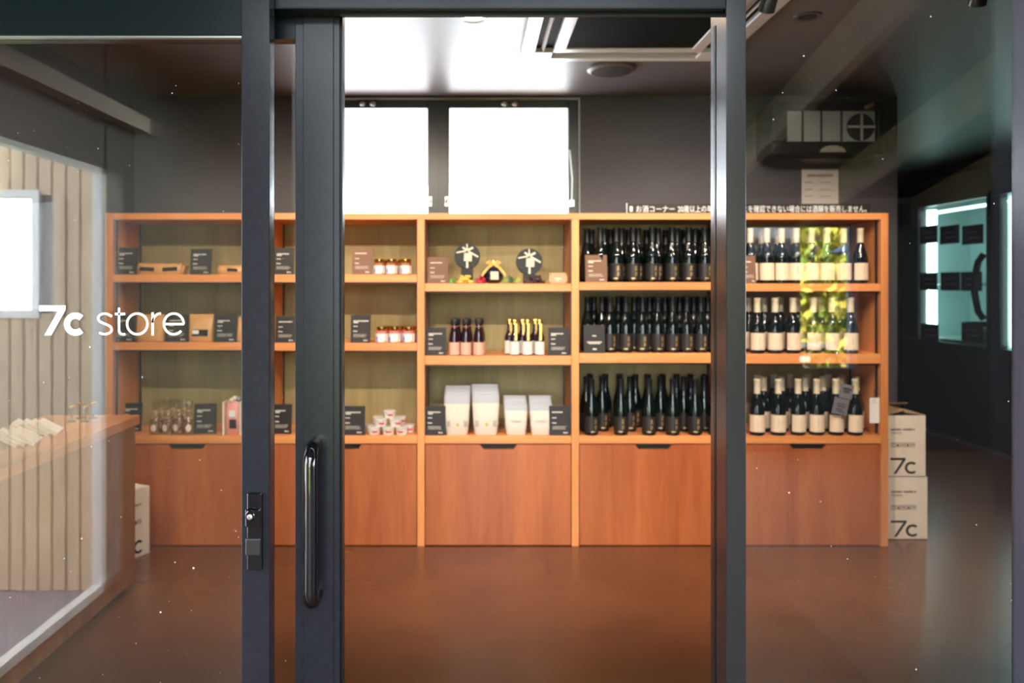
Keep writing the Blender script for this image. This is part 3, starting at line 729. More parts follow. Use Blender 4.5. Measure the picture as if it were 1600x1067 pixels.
# white pouches in four stacks
M_wp = mat('white_rice_pouch', (.58, .50, .43), .5); M_wpt = mat('silver_zip_band', (.36, .36, .39), .4); M_yel = mat('olive_seal', (.45, .38, .04), .5); M_gw = mat('grey_window_patch', (.38, .34, .30), .4)
def white_stack(px, w_px, h_px, name, big):
    proto = None
    for i in range(4):
        d = .035 + i*.036; Y = YF+d; u_ = (YF+.035)/F; w, h_ = w_px*u_/2, h_px*u_*.84
        lab = f'{["front", "second", "third", "rear"][i]} white paper pouch in the {name} stack'
        loc = spot_at(2, 2, px - 1.2*i*(1 if px > 740 else -1)*.5, d)
        if proto is None:
            proto = thing('white_pouch', lab, 'pouch', loc, 0, 'white paper pouches')
            MB().loft([(0, w*.80, .015), (.005, w*.84, .0172), (h_*.3, w*.93, .0168), (h_*.62, w*.98, .011), (h_*.80, w, .0045), (h_, w, .0012)], 20, 3.0).build('pouch_body', M_wp, proto, smooth=50)
            MB().loft([(h_*.795, w*1.003, .0050), (h_*1.001, w*1.003, .0018)], 20, 3.0).build('zip_band', M_wpt, proto, smooth=50)
            if big:
                MB().lathe([(.0005, 0), (.008, 0)], 14, mx=Matrix.Translation((.004, -.0178, h_*.27)) @ Matrix.Scale(1.25, 4, (0, 0, 1)) @ Matrix.Rotation(PI/2, 4, 'X'), cap=False).build('round_seal', M_yel, proto)
                for sx in (-1, 1): MB().obox((w*.28, .002, .030), Matrix.Translation((sx*w*.66, -.0150, h_*.29)) @ Matrix.Rotation(-sx*-.22, 4, 'Z')).build('side_window', M_gw, proto)
                MB().obox((.004, .001, .006), Matrix.Translation((0, -.0118, h_*.66))).build('tear_mark', M_gw, proto)
            else:
                MB().obox((w*1.0, .0008, .002), Matrix.Translation((0, -.0176, h_*.48))).build('printed_line', M_gw, proto)
                MB().obox((w*.7, .0008, .002), Matrix.Translation((0, -.0177, h_*.44))).build('printed_line', M_gw, proto)
        else:
            copy_tree(proto, lab, loc, random.uniform(-.05, .05)).scale = (1, 1, 1+.065*i)
white_stack(714, 40, 72, 'tall left', True)
white_stack(759, 42, 74, 'tall right', True)
white_stack(806, 36, 56, 'short left', False)
white_stack(845, 35, 56, 'short right', False)

# dark bottles with pink labels and slim sauce bottles
M_pl = mat('salmon_label', (.66, .36, .27), .5); M_plw = mat('white_label', (.72, .63, .57), .5); M_dkj = mat('dark_juice', (.020, .006, .012), .08, coat=.4)
jp = None
for i, (px, d) in enumerate([(710, .03), (728, .03), (748, .03), (714, .10), (731, .10), (750, .10)]):
    lab = f'dark juice bottle with salmon label, {["leftmost", "middle", "rightmost"][i % 3]} of the {"front" if i < 3 else "back"} three'
    loc = spot_at(2, 1, px, d)
    if jp is None:
        jp = thing('juice_bottle', lab, 'bottle', loc, 0, 'dark juice bottles')
        MB().lathe([(.023, 0), (.0265, .003), (.0265, .070), (.0250, .100), (.0185, .128), (.0155, .145), (.0155, .168)], 18).build('bottle_glass', M_dkj, jp, smooth=40)
        MB().lathe([(.0175, .155), (.0185, .157), (.0185, .180), (.017, .182)], 18).build('bottle_cap', M_black, jp, smooth=40)
        MB().lathe([(.0269, .004), (.0269, .066)], 14, arc=(A0-1.4, A0+1.4)).build('bottle_label', M_pl, jp, smooth=40)
        MB().lathe([(.0160, .140), (.0160, .146)], 12, arc=(A0-1.4, A0+1.4)).build('neck_band', mat('copper_band', (.5, .2, .1), .4, .5), jp, smooth=40)
    else: copy_tree(jp, lab, loc, random.uniform(-.2, .2))
sp = None
for i, (px, d) in enumerate([(804, .03), (824, .03), (843, .03), (796, .09), (816, .09), (836, .09)]):
    lab = f'slim sauce bottle with white label and gold neck tag, {["leftmost", "middle", "rightmost"][i % 3]} of the {"front" if i < 3 else "back"} three'
    loc = spot_at(2, 1, px, d)
    if sp is None:
        sp = thing('sauce_bottle', lab, 'bottle', loc, 0, 'slim sauce bottles')
        MB().lathe([(.021, 0), (.0245, .003), (.0245, .075), (.0235, .092), (.015, .112), (.0115, .125), (.0115, .160)], 18).build('bottle_glass', M_dkj, sp, smooth=40)
        MB().lathe([(.0135, .155), (.0135, .176), (.012, .178)], 16).build('bottle_cap', M_gold, sp, smooth=40)
        MB().lathe([(.0249, .006), (.0249, .070)], 14, arc=(A0-1.4, A0+1.4)).build('bottle_label', M_plw, sp, smooth=40)
        MB().obox((.010, .0015, .085), Matrix.Translation((.006, -.0215, .118)) @ Matrix.Rotation(-.13, 4, 'X')).build('neck_tag', mat('gold_tag', (.72, .50, .10), .4, .3), sp)
    else: copy_tree(sp, lab, loc, random.uniform(-.2, .2))

# ------------------------------------------------------------------ gift display in the middle bay
M_disc = mat('dark_green_box', (.012, .018, .020), .5, spec=.25); M_rib = mat('cream_ribbon', (.66, .58, .46), .45); M_ribg = mat('gold_ribbon', (.75, .44, .14), .4)
def disc_box(px, py, r_px, label):
    d = .10; Y = YF+d; u_ = Y/F; r_ = r_px*u_; z = SHZ[(2, 0)]
    t = thing('round_gift_box', label, 'gift box', (wx(px, Y), Y, z), 0, 'ribboned round gift boxes')
    cz = wz(py, Y) - z
    MB().box(-.03, .03, -.02, .035, 0, max(.012, cz-r_*.96)).build('display_stand', M_black, t, bevel=.002)
    T = Matrix.Translation((0, 0, cz)) @ Matrix.Rotation(-.12, 4, 'X') @ Matrix.Rotation(PI/2, 4, 'X')
    MB().lathe([(r_*.97, -.02), (r_, -.018), (r_, .004), (r_*.985, .006)], 40, mx=T).build('box_lid', M_disc, t, smooth=40)
    T2 = Matrix.Translation((0, 0, cz)) @ Matrix.Rotation(-.12, 4, 'X')
    def strip(a0, x, z_, ln, w_, nm='ribbon_tail', mm=M_rib, yy=-.0105):
        MB().obox((w_, .002, ln), T2 @ Matrix.Translation((x, yy, z_)) @ Matrix.Rotation(a0, 4, 'Y')).build(nm, mm, t)
    def run(x0, z0_, x1_, z1_, w_, nm, yy=-.0105):
        ln = math.hypot(x1_-x0, z1_-z0_); a_ = math.atan2(x1_-x0, z1_-z0_)
        strip(a_, (x0+x1_)/2, (z0_+z1_)/2, ln, w_, nm, M_rib, yy)
    kz = r_*.40
    run(0, -r_*.25, 0, -r_*.96, .010, 'ribbon_band', -.0095); run(0, kz, -r_*.02, r_*.95, .006, 'ribbon_band', -.0095)
    run(0, kz, -r_*.84, r_*.24, .007, 'ribbon_tail'); run(0, kz, r_*.86, -r_*.10, .008, 'ribbon_tail')
    run(0, kz, -r_*.36, r_*.66, .009, 'bow_loop', -.0125); run(0, kz, r_*.46, r_*.64, .010, 'bow_loop', -.0125)
    MB().ball(tuple(T2 @ Vector((0, -.015, r_*.42))), .0065, 8, 6).build('bow_knot', M_rib, t, smooth=60)
    MB().obox((r_*.62, .0025, r_*.66), T2 @ Matrix.Translation((r_*.06, -.0135, -r_*.12)) @ Matrix.Rotation(.05, 4, 'Y')).build('gift_tag', mat('tan_tag', (.52, .46, .36), .5), t)
disc_box(730, 400, 20, 'larger round dark gift box with cream bow on the left of the display')
disc_box(827, 408.5, 20.5, 'round dark gift box with cream bow on the right of the display')
d = .07; Y = YF+d; z = SHZ[(2, 0)]
t = thing('round_blue_flask', 'round dark blue flask with gold bow and square label', 'bottle', (wx(771, Y), Y, z))
MB().lathe([(.026, 0), (.040, .010), (.050, .032), (.050, .046), (.042, .066), (.024, .082), (.013, .090), (.012, .104)], 26).build('flask_glass', mat('dark_blue_glass', (.008, .012, .035), .06, coat=.5), t, smooth=50)
MB().lathe([(.014, .100), (.015, .110), (.010, .118)], 16).build('flask_stopper', M_gold, t, smooth=50)
MB().obox((.040, .002, .040), Matrix.Translation((.004, -.052, .040))).build('square_label', mat('tan_label', (.62, .50, .38), .5), t)
for sx in (-1, 1):
    MB().tube([(0, -.012, .096), (sx*.020, -.026, .112), (sx*.034, -.030, .104), (sx*.018, -.024, .094), (0, -.012, .096)], .006, 8).build('bow_loop', M_ribg, t, smooth=60)
    MB().tube([(0, -.014, .094), (sx*.026, -.036, .080), (sx*.050, -.046, .052), (sx*.058, -.050, .036)], [.004, .007, .008, .005], 8).build('ribbon_tail', M_ribg, t, smooth=60)
MB().ball((0, -.02, .098), .011, 10, 6).build('bow_knot', M_ribg, t, smooth=60)
def grapes(px, d, c, label, n_, w_, seed):
    rnd = random.Random(seed); Y = YF+d
    t = thing('grape_bunch', label, 'fruit', (wx(px, Y), Y, SHZ[(2, 0)]), 0, 'decorative grape bunches')
    g = MB(); r_ = .0085
    for i in range(n_):
        tt = (i/n_)*2-1; lay = rnd.choice((0, 0, 1, 1, 2)) if abs(tt) < .7 else 0
        g.ball((tt*w_ + rnd.uniform(-.004, .004), rnd.uniform(-.018, .018), r_ + lay*r_*1.5), r_, 8, 6)
    o = g.build('grapes', mat('grape_'+str(seed), c, .25), t, smooth=60); o['kind'] = 'stuff'
    MB().tube([(-w_, 0, .012), (-w_-.012, 0, .022), (-w_-.02, 0, .028)], .002, 6).build('stem', mat('brown_stem', (.12, .07, .03), .7), t)
grapes(727, .03, (.72, .50, .10), 'yellow green grape bunch before the left round box', 34, .034, 1)
grapes(752, .03, (.50, .03, .06), 'small red grape bunch left of the blue flask', 18, .016, 2)
grapes(836, .035, (.05, .022, .028), 'dark purple grape bunch before the right round box', 40, .042, 3)
def leaf(px, d, c, label, sc_, rz, tilt):
    Y = YF+d
    t = thing('vine_leaf', label, 'leaf', (wx(px, Y), Y, SHZ[(2, 0)]+.002), rz, 'artificial vine leaves')
    pts = [(0, 0), (.5, -.1), (.42, .3), (.8, .35), (.5, .62), (.55, .95), (.2, .85), (0, 1.25), (-.2, .85), (-.55, .95), (-.5, .62), (-.8, .35), (-.42, .3), (-.5, -.1)]
    mb = MB(); mx = Matrix.Rotation(tilt, 4, 'X')
    mb.v = [tuple(mx @ Vector((x*sc_, z_*sc_, .004*math.cos(x*3)))) for x, z_ in [(0, .5)] + pts] 
    lo = min(v[2] for v in mb.v); mb.v = [(v[0], v[1], v[2]-lo) for v in mb.v]
    n_ = len(pts); mb.f = [(0, k+1, (k+1) % n_ + 1) for k in range(n_)]
    o = mb.build('leaf_blade', mat('leaf_'+str(c), c, .45), t); sm = o.modifiers.new('thickness', 'SOLIDIFY'); sm.thickness = .0012
    MB().tube([(0, -.2*sc_, .001), (0, 0, .002)], .0015, 6).build('leaf_stalk', mat('brown_stem', (.12, .07, .03), .7), t)
leaf(707, .02, (.10, .30, .04), 'small green vine leaf left of the yellow grapes', .022, .4, .9)
leaf(788, .05, (.22, .30, .05), 'green vine leaf right of the blue flask', .026, -.3, 1.1)
leaf(806, .025, (.30, .40, .06), 'yellow green vine leaf between flask and dark grapes', .030, -.8, .9)
leaf(797, .14, (.04, .10, .03), 'dark green vine leaf behind the blue flask', .034, .3, 1.2)
leaf(866, .14, (.05, .12, .04), 'dark green vine leaf behind the right round box', .036, -.2, 1.2)
leaf(874, .09, (.16, .26, .05), 'green vine leaf behind the copper plaque', .032, .2, 1.2)
leaf(853, .03, (.26, .28, .06), 'pale green vine leaf beside the copper plaque', .022, -.9, .7)
Y = YF+.02
t = thing('copper_plaque', 'small copper plaque with four gold studs at the right of the display', 'sign', (wx(872, Y), Y, SHZ[(2, 0)]))
MB().prism([(-.048, 0), (.048, 0), (.046, .054), (-.046, .054)], 0, .012).build('plaque_plate', mat('copper_plate', (.42, .20, .11), .3, .5), t, bevel=.002)
for sx in (-1, 1):
    for zz_ in (.007, .047): MB().ball((sx*.041, -.001, zz_), .005, 8, 6).build('stud', M_gold, t, smooth=60)
MB().box(-.018, .018, -.0008, 0, .022, .028).box(-.01, .01, -.0008, 0, .014, .018).build('printed_text', M_ink, t)

# ------------------------------------------------------------------ signs near the bottles
Y = YF+.03
tz = TOPZ1; x0, x1 = wx(980, Y), wx(1360, Y); hS = 15.5*Y/F
t = thing('shelf_top_sign', 'long dark sign strip with white Japanese text on top of the shelving', 'sign', (x0, Y, tz))
MB().box(0, x1-x0, 0, .006, 0, hS).build('sign_strip', mat('sign_brown_black', (.020, .014, .012), .5, spec=.3), t)
MB().box(-.004, 0, -.001, .007, 0, hS+.003).build('sign_end_cap', M_bead, t)
me = text_mesh('⬇', .014, .026, 0); mesh_obj('sign_arrow', me, M_vinyl, t, loc=(wx(984, Y)-x0, -.0008, hS*.22))
me = text_mesh('お酒コーナー', wx(1054, Y)-wx(994, Y), .033, .0); mesh_obj('sign_lettering', me, M_vinyl, t, loc=(wx(994, Y)-x0, -.0008, hS*.14))
me = text_mesh('20歳以上の年齢であることを確認できない場合には酒類を販売しません。', wx(1354, Y)-wx(1059, Y), .035, .0); mesh_obj('sign_lettering', me, M_vinyl, t, loc=(wx(1059, Y)-x0, -.0008, hS*.13))
# tilted grey tag hung between two bottles
Y = YF+.0
t = thing('tilted_grey_tag', 'tilted grey card hung on a bottle neck on the bottom shelf', 'sign', (wx(1318, Y-.014), Y-.014, wz(625, Y)), 0)
M_tag = mat('grey_card', (.16, .15, .17), .5)
R_ = Matrix.Rotation(.22, 4, 'Y')
MB().obox((.074, .003, .080), R_ @ Matrix.Translation((-.008, 0, -.032))).build('lower_card', M_tag, t)
MB().obox((.064, .003, .070), R_ @ Matrix.Translation((.006, .004, .046))).build('upper_card', M_tag, t)
pr = MB()
for i, (a, b2, zz_) in enumerate(((-.03, .012, -.020), (-.026, .016, -.032), (-.03, .006, -.046), (-.022, .016, -.056), (-.016, .026, .060), (-.012, .02, .046))):
    pr.obox((b2-a, .0008, .004), R_ @ Matrix.Translation(((a+b2)/2, -.002, zz_)))
pr.build('printed_text', M_black, t)
MB().tube([tuple(R_ @ Vector(p)) for p in ((0, .006, .02), (.004, .02, .05), (.0, .034, .062))], .0012, 6).build('tag_string', M_black, t)
Y = YF+.006
t = thing('white_notice_label', 'small white notice hung on the inside of the right upright', 'sign', (wx(1366.5, Y), Y, wz(661, Y)))
MB().box(-.024, .024, 0, .003, 0, .125).build('notice_card', M_white, t)
MB().box(-.016, .006, -.0008, 0, .112, .115).box(-.016, .012, -.0008, 0, .100, .103).build('printed_text', M_greyp, t)
MB().tube([(0, .002, .125), (0, .004, .16), (.022, .006, .18)], .001, 6).build('hanging_string', M_black, t)
t = thing('shelf_edge_patch', 'blank white rounded patch on the middle shelf edge', 'label', (wx(1258, YF-.006), YF-.003, wz(566, YF)))
MB().loft([(0, .022, .0015), (.006, .027, .002), (.024, .026, .002), (.031, .020, .0015)], 16, 4).build('patch_plate', M_white, t)  # plain white rounded patch on the shelf edge

# paper notice on the back wall
Y = YB
t = thing('paper_notice', 'square white paper notice on the dark wall above the sign strip', 'notice', (wx(1281, Y), Y-.003, wz(319, Y)))
pw, ph = 57*Y/F, 55*Y/F
MB().box(-pw/2, pw/2, 0, .003, 0, ph).build('notice_sheet', mat('notice_paper', (.62, .58, .56), .6), t)
me = text_mesh('酒類販売管理者標識', pw*.72, ph*.085, .01); mesh_obj('notice_heading', me, mat('notice_ink', (.06, .05, .06), .6), t, loc=(-pw*.36, -.0008, ph*.77))
pr = MB()
for z_ in (.60, .40, .21):
    pr.box(-pw*.42, -pw*.20, -.0008, 0, ph*z_, ph*(z_+.035)); pr.box(-pw*.02, pw*.32, -.0008, 0, ph*z_, ph*(z_+.03)); pr.box(-pw*.12, pw*.42, -.0008, 0, ph*(z_-.04), ph*(z_-.032))
pr.build('notice_rows', M_greyp, t)

# ------------------------------------------------------------------ dark wall-mounted cooling unit
Y = YB-.24
ux0, ux1, uz0, uz1 = wx(1208, Y), wx(1382, Y), wz(240, Y), wz(160, Y)
t = thing('wall_cooling_unit', 'black wall-mounted cooling unit with pale louvred panels and round fan', 'cooling unit', ((ux0+ux1)/2, Y, uz0))
W, H = (ux1-ux0)/2, uz1-uz0
M_uh = mat('black_unit_housing', (.005, .006, .007), .45, spec=.3); M_lou = mat('pale_louvre', (.42, .44, .44), .45)
bx_ = MB().box(-W, W, .03, .24, 0, H).box(-W, W, 0, .03, 0, H*.24).box(-W, W, 0, .03, H*.86, H).box(-W, -W*.74, 0, .03, H*.24, H*.86).box(W*.88, W, 0, .03, H*.24, H*.86)
bx_.build('unit_housing', M_uh, t, bevel=.006)
MB().loft([(-.022, W*.80, .09, .12), (0, W*.99, .118, .12)], 24, 6).build('unit_underside', M_uh, t)
xs = [-W*.74, -W*.44, -W*.10, W*.26, W*.88]
for j in range(4):
    a, b2 = xs[j]+.006, xs[j+1]-.006
    pn = MB().box(a, b2, .024, .030, H*.25, H*.85).build('louvre_panel', M_lou, t)
    for q in range(18):
        z_ = H*(.26+.585*q/18)
        MB().box(a, b2, .018, .026, z_, z_+.006).build('louvre_slat', M_lou, pn)
mxf = Matrix.Translation((W*.60, .016, H*.53)) @ Matrix.Rotation(PI/2, 4, 'X')
rf = H*.27
MB().lathe([(.001, 0), (rf, 0), (rf, -.006)], 32, mx=mxf, cap=False).build('fan_opening', M_black, t)
MB().box(W*.60-rf, W*.60+rf, .004, .012, H*.53-.006, H*.53+.006).box(W*.60-.006, W*.60+.006, .002, .010, H*.26, H*.84).build('fan_guard_cross', M_lou, t)
pl = [(.052*math.cos(a*PI/12)*1.25, .034*math.sin(a*PI/12)) for a in range(13)]
MB().prism([(x+.02, z_+H*.03) for x, z_ in pl], -.004, 0).build('name_plate', mat('tan_plate', (.34, .32, .26), .5), t)
MB().obox((.05, .02, .018), Matrix.Translation((W*.72, .0, H*.93)) @ Matrix.Rotation(-.4, 4, 'Y')).build('copper_pipe_stub', mat('copper', (.5, .25, .15), .4, .6), t, bevel=.005)

# ------------------------------------------------------------------ cartons
M_ctn = mat('white_carton', (.88, .77, .65), .65, noise=.05, nscale=12); M_ctn_ink = mat('black_carton_ink', (.015, .015, .014), .6); M_ctn_in = mat('kraft_carton_inside', (.42, .26, .13), .7)
def carton(x0, x1, Y, z, h_, dep, label, opened, rz=0.0, side=False):
    w = x1-x0
    t = thing('wine_carton', label, 'carton', ((x0+x1)/2, Y, z), rz, 'white wine cartons')
    b2 = MB().box(-w/2, w/2, 0, .004, 0, h_).box(-w/2, w/2, dep-.004, dep, 0, h_).box(-w/2, -w/2+.004, .004, dep-.004, 0, h_).box(w/2-.004, w/2, .004, dep-.004, 0, h_).box(-w/2, w/2, 0, dep, 0, .004)
    b2.build('carton_body', M_ctn, t)
    if opened:
        for sx, ang in ((-1, .25), (1, .12)):
            MB().obox((w*.5, dep-.01, .003), Matrix.Translation((sx*w/2, dep/2, h_+.002)) @ Matrix.Rotation(sx*ang, 4, 'Y') @ Matrix.Translation((-sx*w*.25, 0, 0))).build('top_flap', M_ctn_in, t)
        MB().obox((w-.01, dep*.45, .003), Matrix.Translation((0, dep, h_+.001)) @ Matrix.Rotation(-.35, 4, 'X') @ Matrix.Translation((0, -dep*.22, 0))).build('top_flap', M_ctn_in, t)
        MB().box(-w/2+.005, w/2-.005, .005, dep-.005, h_-.03, h_-.027).build('carton_filling', M_black, t)
    else:
        for sx in (-1, 1): MB().box(*(sorted((sx*.001, sx*w/2))), 0, dep, h_, h_+.003).build('top_flap', M_ctn, t)
    P_ = lambda fx: -w/2+w*fx
    me = text_mesh('seven cedars', w*.62, h_*.045, .02); mesh_obj('carton_lettering', me, M_ctn_ink, t, loc=(P_(.10), -.001, h_*.755))
    me = text_mesh('winery', w*.28, h_*.045, 0); mesh_obj('carton_lettering', me, M_ctn_ink, t, loc=(P_(.10), -.001, h_*.69))
    ic = MB()
    for k in range(5):
        xa = P_(.10+.128*k); za, zb = h_*.485, h_*.555; e = w*.11; q = .0016
        ic.box(xa, xa+e, -.001, -.0005, za, za+q).box(xa, xa+e, -.001, -.0005, zb-q, zb).box(xa, xa+q, -.001, -.0005, za, zb).box(xa+e-q, xa+e, -.001, -.0005, za, zb)
        if k == 0: ic.v += [(xa+e*.25, -.001, zb-e*.15), (xa+e*.75, -.001, zb-e*.15), (xa+e*.5, -.001, za+e*.5)]; n0 = len(ic.v); ic.f.append((n0-3, n0-1, n0-2)); ic.box(xa+e*.45, xa+e*.55, -.001, -.0005, za+e*.15, za+e*.5)
        elif k in (1, 3): ic.box(xa+e*.3, xa+e*.7, -.001, -.0005, za+e*.2, zb-e*.3)
        else: ic.box(xa+e*.2, xa+e*.8, -.001, -.0005, (za+zb)/2, (za+zb)/2+.004).box(xa+e*.45, xa+e*.55, -.001, -.0005, za+e*.2, (za+zb)/2)
    ic.build('care_symbols', M_ctn_ink, t)
    hh_ = h_*.26
    wm = word_7c(hh_, hh_*.15)
    xw = max(v[0] for v in wm.v); f_ = w*.66/xw
    wm.v = [(v[0]*f_, v[1], v[2]) for v in wm.v]
    wm.build('carton_wordmark', M_ctn_ink, t, loc=(P_(.09), -.001, h_*.05))
    return t
YC = 3.97
cx0, cx1 = wx(1386, YC), wx(1449, YC)
hC = 97*YC/F
cz = cx0
carton(cz, cx1, YC, 0, hC, .26, 'lower white wine carton beside the right end of the shelving', False)
carton(cz, wx(1446.5, YC), YC+.002, hC+.0035, hC-.004, .26, 'upper open white wine carton beside the right end of the shelving', True)
ct = carton(-.085, .085, 0, 0, .32, .26, 'white wine carton on the floor between counter and shelving', False)
ct.location = (-1.60, 3.70, 0); ct.rotation_euler[2] = 1.10

# ------------------------------------------------------------------ counter along the left wall
CX, CY = -1.43, 3.36
t = thing('wooden_counter', 'low orange wooden counter along the left wall', 'counter', (XL+.003, 1.75, 0))
cw = CX-XL-.003
MB().box(0, cw, 0, CY-1.75, .695, .733).build('counter_top', M_ctop, t, bevel=.002)
MB().box(cw-.036, cw-.014, .01, CY-1.765, 0.03, .690).build('front_panel', M_cfront, t)
MB().box(0, cw-.037, CY-1.80, CY-1.772, 0, .694).build('end_panel', M_cfront, t)
MB().box(.02, cw-.05, .02, CY-1.81, 0, .03).build('toe_board', M_black, t)
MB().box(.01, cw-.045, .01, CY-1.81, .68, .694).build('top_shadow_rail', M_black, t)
# fanned white booklets on the counter
M_book = mat('booklet_paper', (.80, .74, .66), .6); M_bookp = mat('booklet_pages', (.70, .58, .42), .7)
def booklet(px, py, rz, tilt, label):
    Y = (EYE-.735)*F/(py-PY0); X = wx(px, Y)
    t = thing('white_booklet', label, 'booklet', (X, Y, .733), rz, 'white booklets on the counter')
    w, l, th = .082, .105, .014
    R = Matrix.Rotation(tilt, 4, 'Y')
    def fit(mb):
        mb.v = [tuple(R @ Vector(p)) for p in mb.v]; return mb
    fit(MB().box(-w, 0, -l/2, l/2, th-.0015, th).box(-w, 0, -l/2, l/2, 0, .0015)).build('booklet_cover', M_book, t)
    fit(MB().box(-w+.001, -.001, -l/2+.001, l/2-.001, .0015, th-.0015)).build('booklet_pages', M_bookp, t)
for i, px in enumerate((58, 45, 32, 19)):
    booklet(px+34, 678-(3-i)*.4, .3, .55, f'white booklet in the farther fan on the counter, {["rightmost", "third", "second", "leftmost"][i]} one')
for i, px in enumerate((22, 8, -6)):
    booklet(px+36, 692+i, .3, .55, f'white booklet in the nearer fan on the counter, {["rightmost", "middle", "leftmost"][i]} one')
# brass pegs
for i, (px, py, h_) in enumerate(((112, 659, .060), (125, 654, .062), (133, 659, .060), (146, 654, .062))):
    Y = (EYE-.733)*F/(py-PY0)
    t = thing('brass_peg', f'small brass-topped dark peg standing on the counter, {ordinal(i, 4)} of four', 'ornament', (wx(px, Y), Y, .733), 0, 'brass pegs on the counter')
    MB().lathe([(.016, 0), (.016, .004), (.004, .006), (.004, h_)], 14).build('peg_stem', M_black, t, smooth=40)
    MB().ball((0, 0, h_+.004), .014, 12, 8, (1, 1, .55)).build('brass_cap', M_gold, t, smooth=60)

# ------------------------------------------------------------------ glass door cooler on the right
GX = 4.02
M_cb = mat('black_cooler_cabinet', (.008, .007, .008), .3); M_lin = mat('white_cooler_liner', (.62, .80, .79), .4); M_led = mat('cool_led_strip', (.72, 1, .96), .4, emit=3.2)
ck = thing('glass_door_cooler', 'tall black cooler with lit pale green glass doors against the right wall', 'refrigerator', (GX, 5.0, 0))
oz0, oz1 = .80, 1.98; H_ = 2.22; D0, D1, D2, D3 = .05, .97, 1.13, 2.07       # local y of the two door openings
L_ = 2.35
cb = MB().box(0, .05, 0, L_, 0, oz0).box(0, .05, 0, L_, oz1, H_).box(0, .05, 0, D0, oz0, oz1).box(0, .05, D1, D2, oz0, oz1).box(0, .05, D3, L_, oz0, oz1)
cb.box(.05, .65, 0, .03, 0, H_).box(.05, .65, L_-.03, L_, 0, H_).box(.05, .65, 0.03, L_-.03, H_-.03, H_).box(.05, .65, 0.03, L_-.03, 0, .12)
cb.build('cooler_cabinet', M_cb, ck, bevel=.003)
MB().box(.60, .64, .03, L_-.03, .12, H_-.03).build('back_liner', M_lin, ck)
MB().box(.05, .60, .03, .05, .12, H_-.03).box(.05, .60, L_-.05, L_-.03, .12, H_-.03).box(.05, .60, 1.03, 1.07, .12, H_-.03).build('side_liner', M_lin, ck)
for z_ in (.82, 1.30):
    MB().box(.12, .59, .06, L_-.06, z_-.012, z_).build('wire_shelf', M_lin, ck, bevel=.002)
for (a, b2) in ((D0, D1), (D2, D3)):
    dr = MB().box(-.012, 0, a-.03, b2+.03, oz0-.04, oz0).box(-.012, 0, a-.03, b2+.03, oz1, oz1+.04).box(-.012, 0, a-.03, a, oz0, oz1).box(-.012, 0, b2, b2+.03, oz0, oz1).build('cooler_door', M_cb, ck)
    MB().box(-.008, -.003, a-.002, b2+.002, oz0-.002, oz1+.002).build('door_glass', M_cglass, dr)
    yy = a+.03
    MB().tube([(-.012, yy, 1.02), (-.05, yy+.01, 1.08), (-.075, yy+.012, 1.22), (-.075, yy+.012, 1.34), (-.05, yy+.01, 1.47), (-.012, yy, 1.53)], .026, 12).build('door_handle', M_gloss, dr, smooth=50)
for yy in (D3+.0-.05, D1-.05):
    MB().box(.06, .12, yy-.02, yy+.04, oz0+.02, oz1-.02).build('led_strip', M_led, ck)
MB().box(.07, .10, D0+.04, D3-.05, oz1-.06, oz1-.04).build('led_strip', M_led, ck)
MB().box(-.012, 0, 0, L_, .0, .02).build('kick_strip', M_bead, ck)
MB().box(-.003, 0, .45, .49, .62, .65).build('red_display', mat('red_digit', (1, .05, .08), .4, emit=1.5), ck)
# photo prints on the glass
M_ph = mat('dark_photo_print', (.020, .018, .018), .3, noise=.9, nscale=22)
for r_i, (py, cells) in enumerate(((367, (1450, 1483, 1519)), (440, (1450, 1484, 1517)), (520, (1452, 1518)))):
    for c_i, px in enumerate(cells):
        Y = (GX-.014)*F/(px-PX0); z_ = wz(py, Y)
        nm = [['left', 'middle', 'right'], ['left', 'middle', 'right'], ['left', 'right']][r_i][c_i]
        t = thing('photo_print', f'dark photo print on the cooler door, {nm} one of the {["top", "middle", "bottom"][r_i]} row', 'print', (GX-.010, Y, z_-.065), 0, 'photo prints on the cooler door')
        MB().box(-.002, 0, -.135, .135, -.01, .145).build('print_sheet', M_ph, t)
        MB().box(-.0026, -.002, -.09, .05, .04, .048).box(-.0026, -.002, -.06, .08, .085, .091).build('print_strokes', mat('print_grey', (.25, .25, .24), .5), t)
# tray of packs in the cooler
t = thing('food_tray', 'dark tray with two clear packs inside the lit cooler', 'tray', (GX+.30, 6.42, .82))
MB().box(-.16, .16, -.22, .22, 0, .012).box(-.16, .16, .20, .22, .012, .16).build('tray_base', M_black, t, bevel=.003)
for yy in (-.12, .08):
    MB().loft([(.012, .11, .07, yy), (.08, .10, .065, yy), (.12, .07, .05, yy)], 14, 4).build('clear_pack', mat('pale_pack', (.5, .52, .48), .2), t, smooth=50)

# ================================================================== OUTSIDE, BEHIND THE CAMERA (seen in the glass)
M_deck = wood('dark_deck', (.035, .022, .015), (.06, .035, .022), 'Y', .5); M_pave = mat('pale_paving', (.13, .095, .070), .7, noise=.1, nscale=8)
M_soff = mat('dark_soffit', (.030, .029, .033), .6); M_raft = mat('brown_rafter', (.36, .29, .23), .6, noise=.15, nscale=10); M_opp = mat('dark_cladding', (.020, .020, .024), .6)
struct('floor_deck', MB().box(-1.56, 1.3, -3, 1.449, -.10, -.005), M_deck)
struct('floor_lawn', MB().box(-16, 1.3, -16, -3, -.10, -.01), mat('green_lawn', (.20, .28, .07), .9, noise=.3, nscale=5))
struct('floor_paving', MB().box(1.3, 12, -14, 1.449, -.10, -.005), M_pave)
struct('floor_alcove', MB().box(-4.5, -1.56, -3, 1.449, -.10, -.005), mat('grey_alcove_floor', (.24, .24, .28), .5, noise=.1, nscale=8))
struct('trim_alcove_sill', MB().box(-1.60, -1.56, -.34, 1.44, -.005, .03), mat('white_frame', (.75, .75, .72), .4))
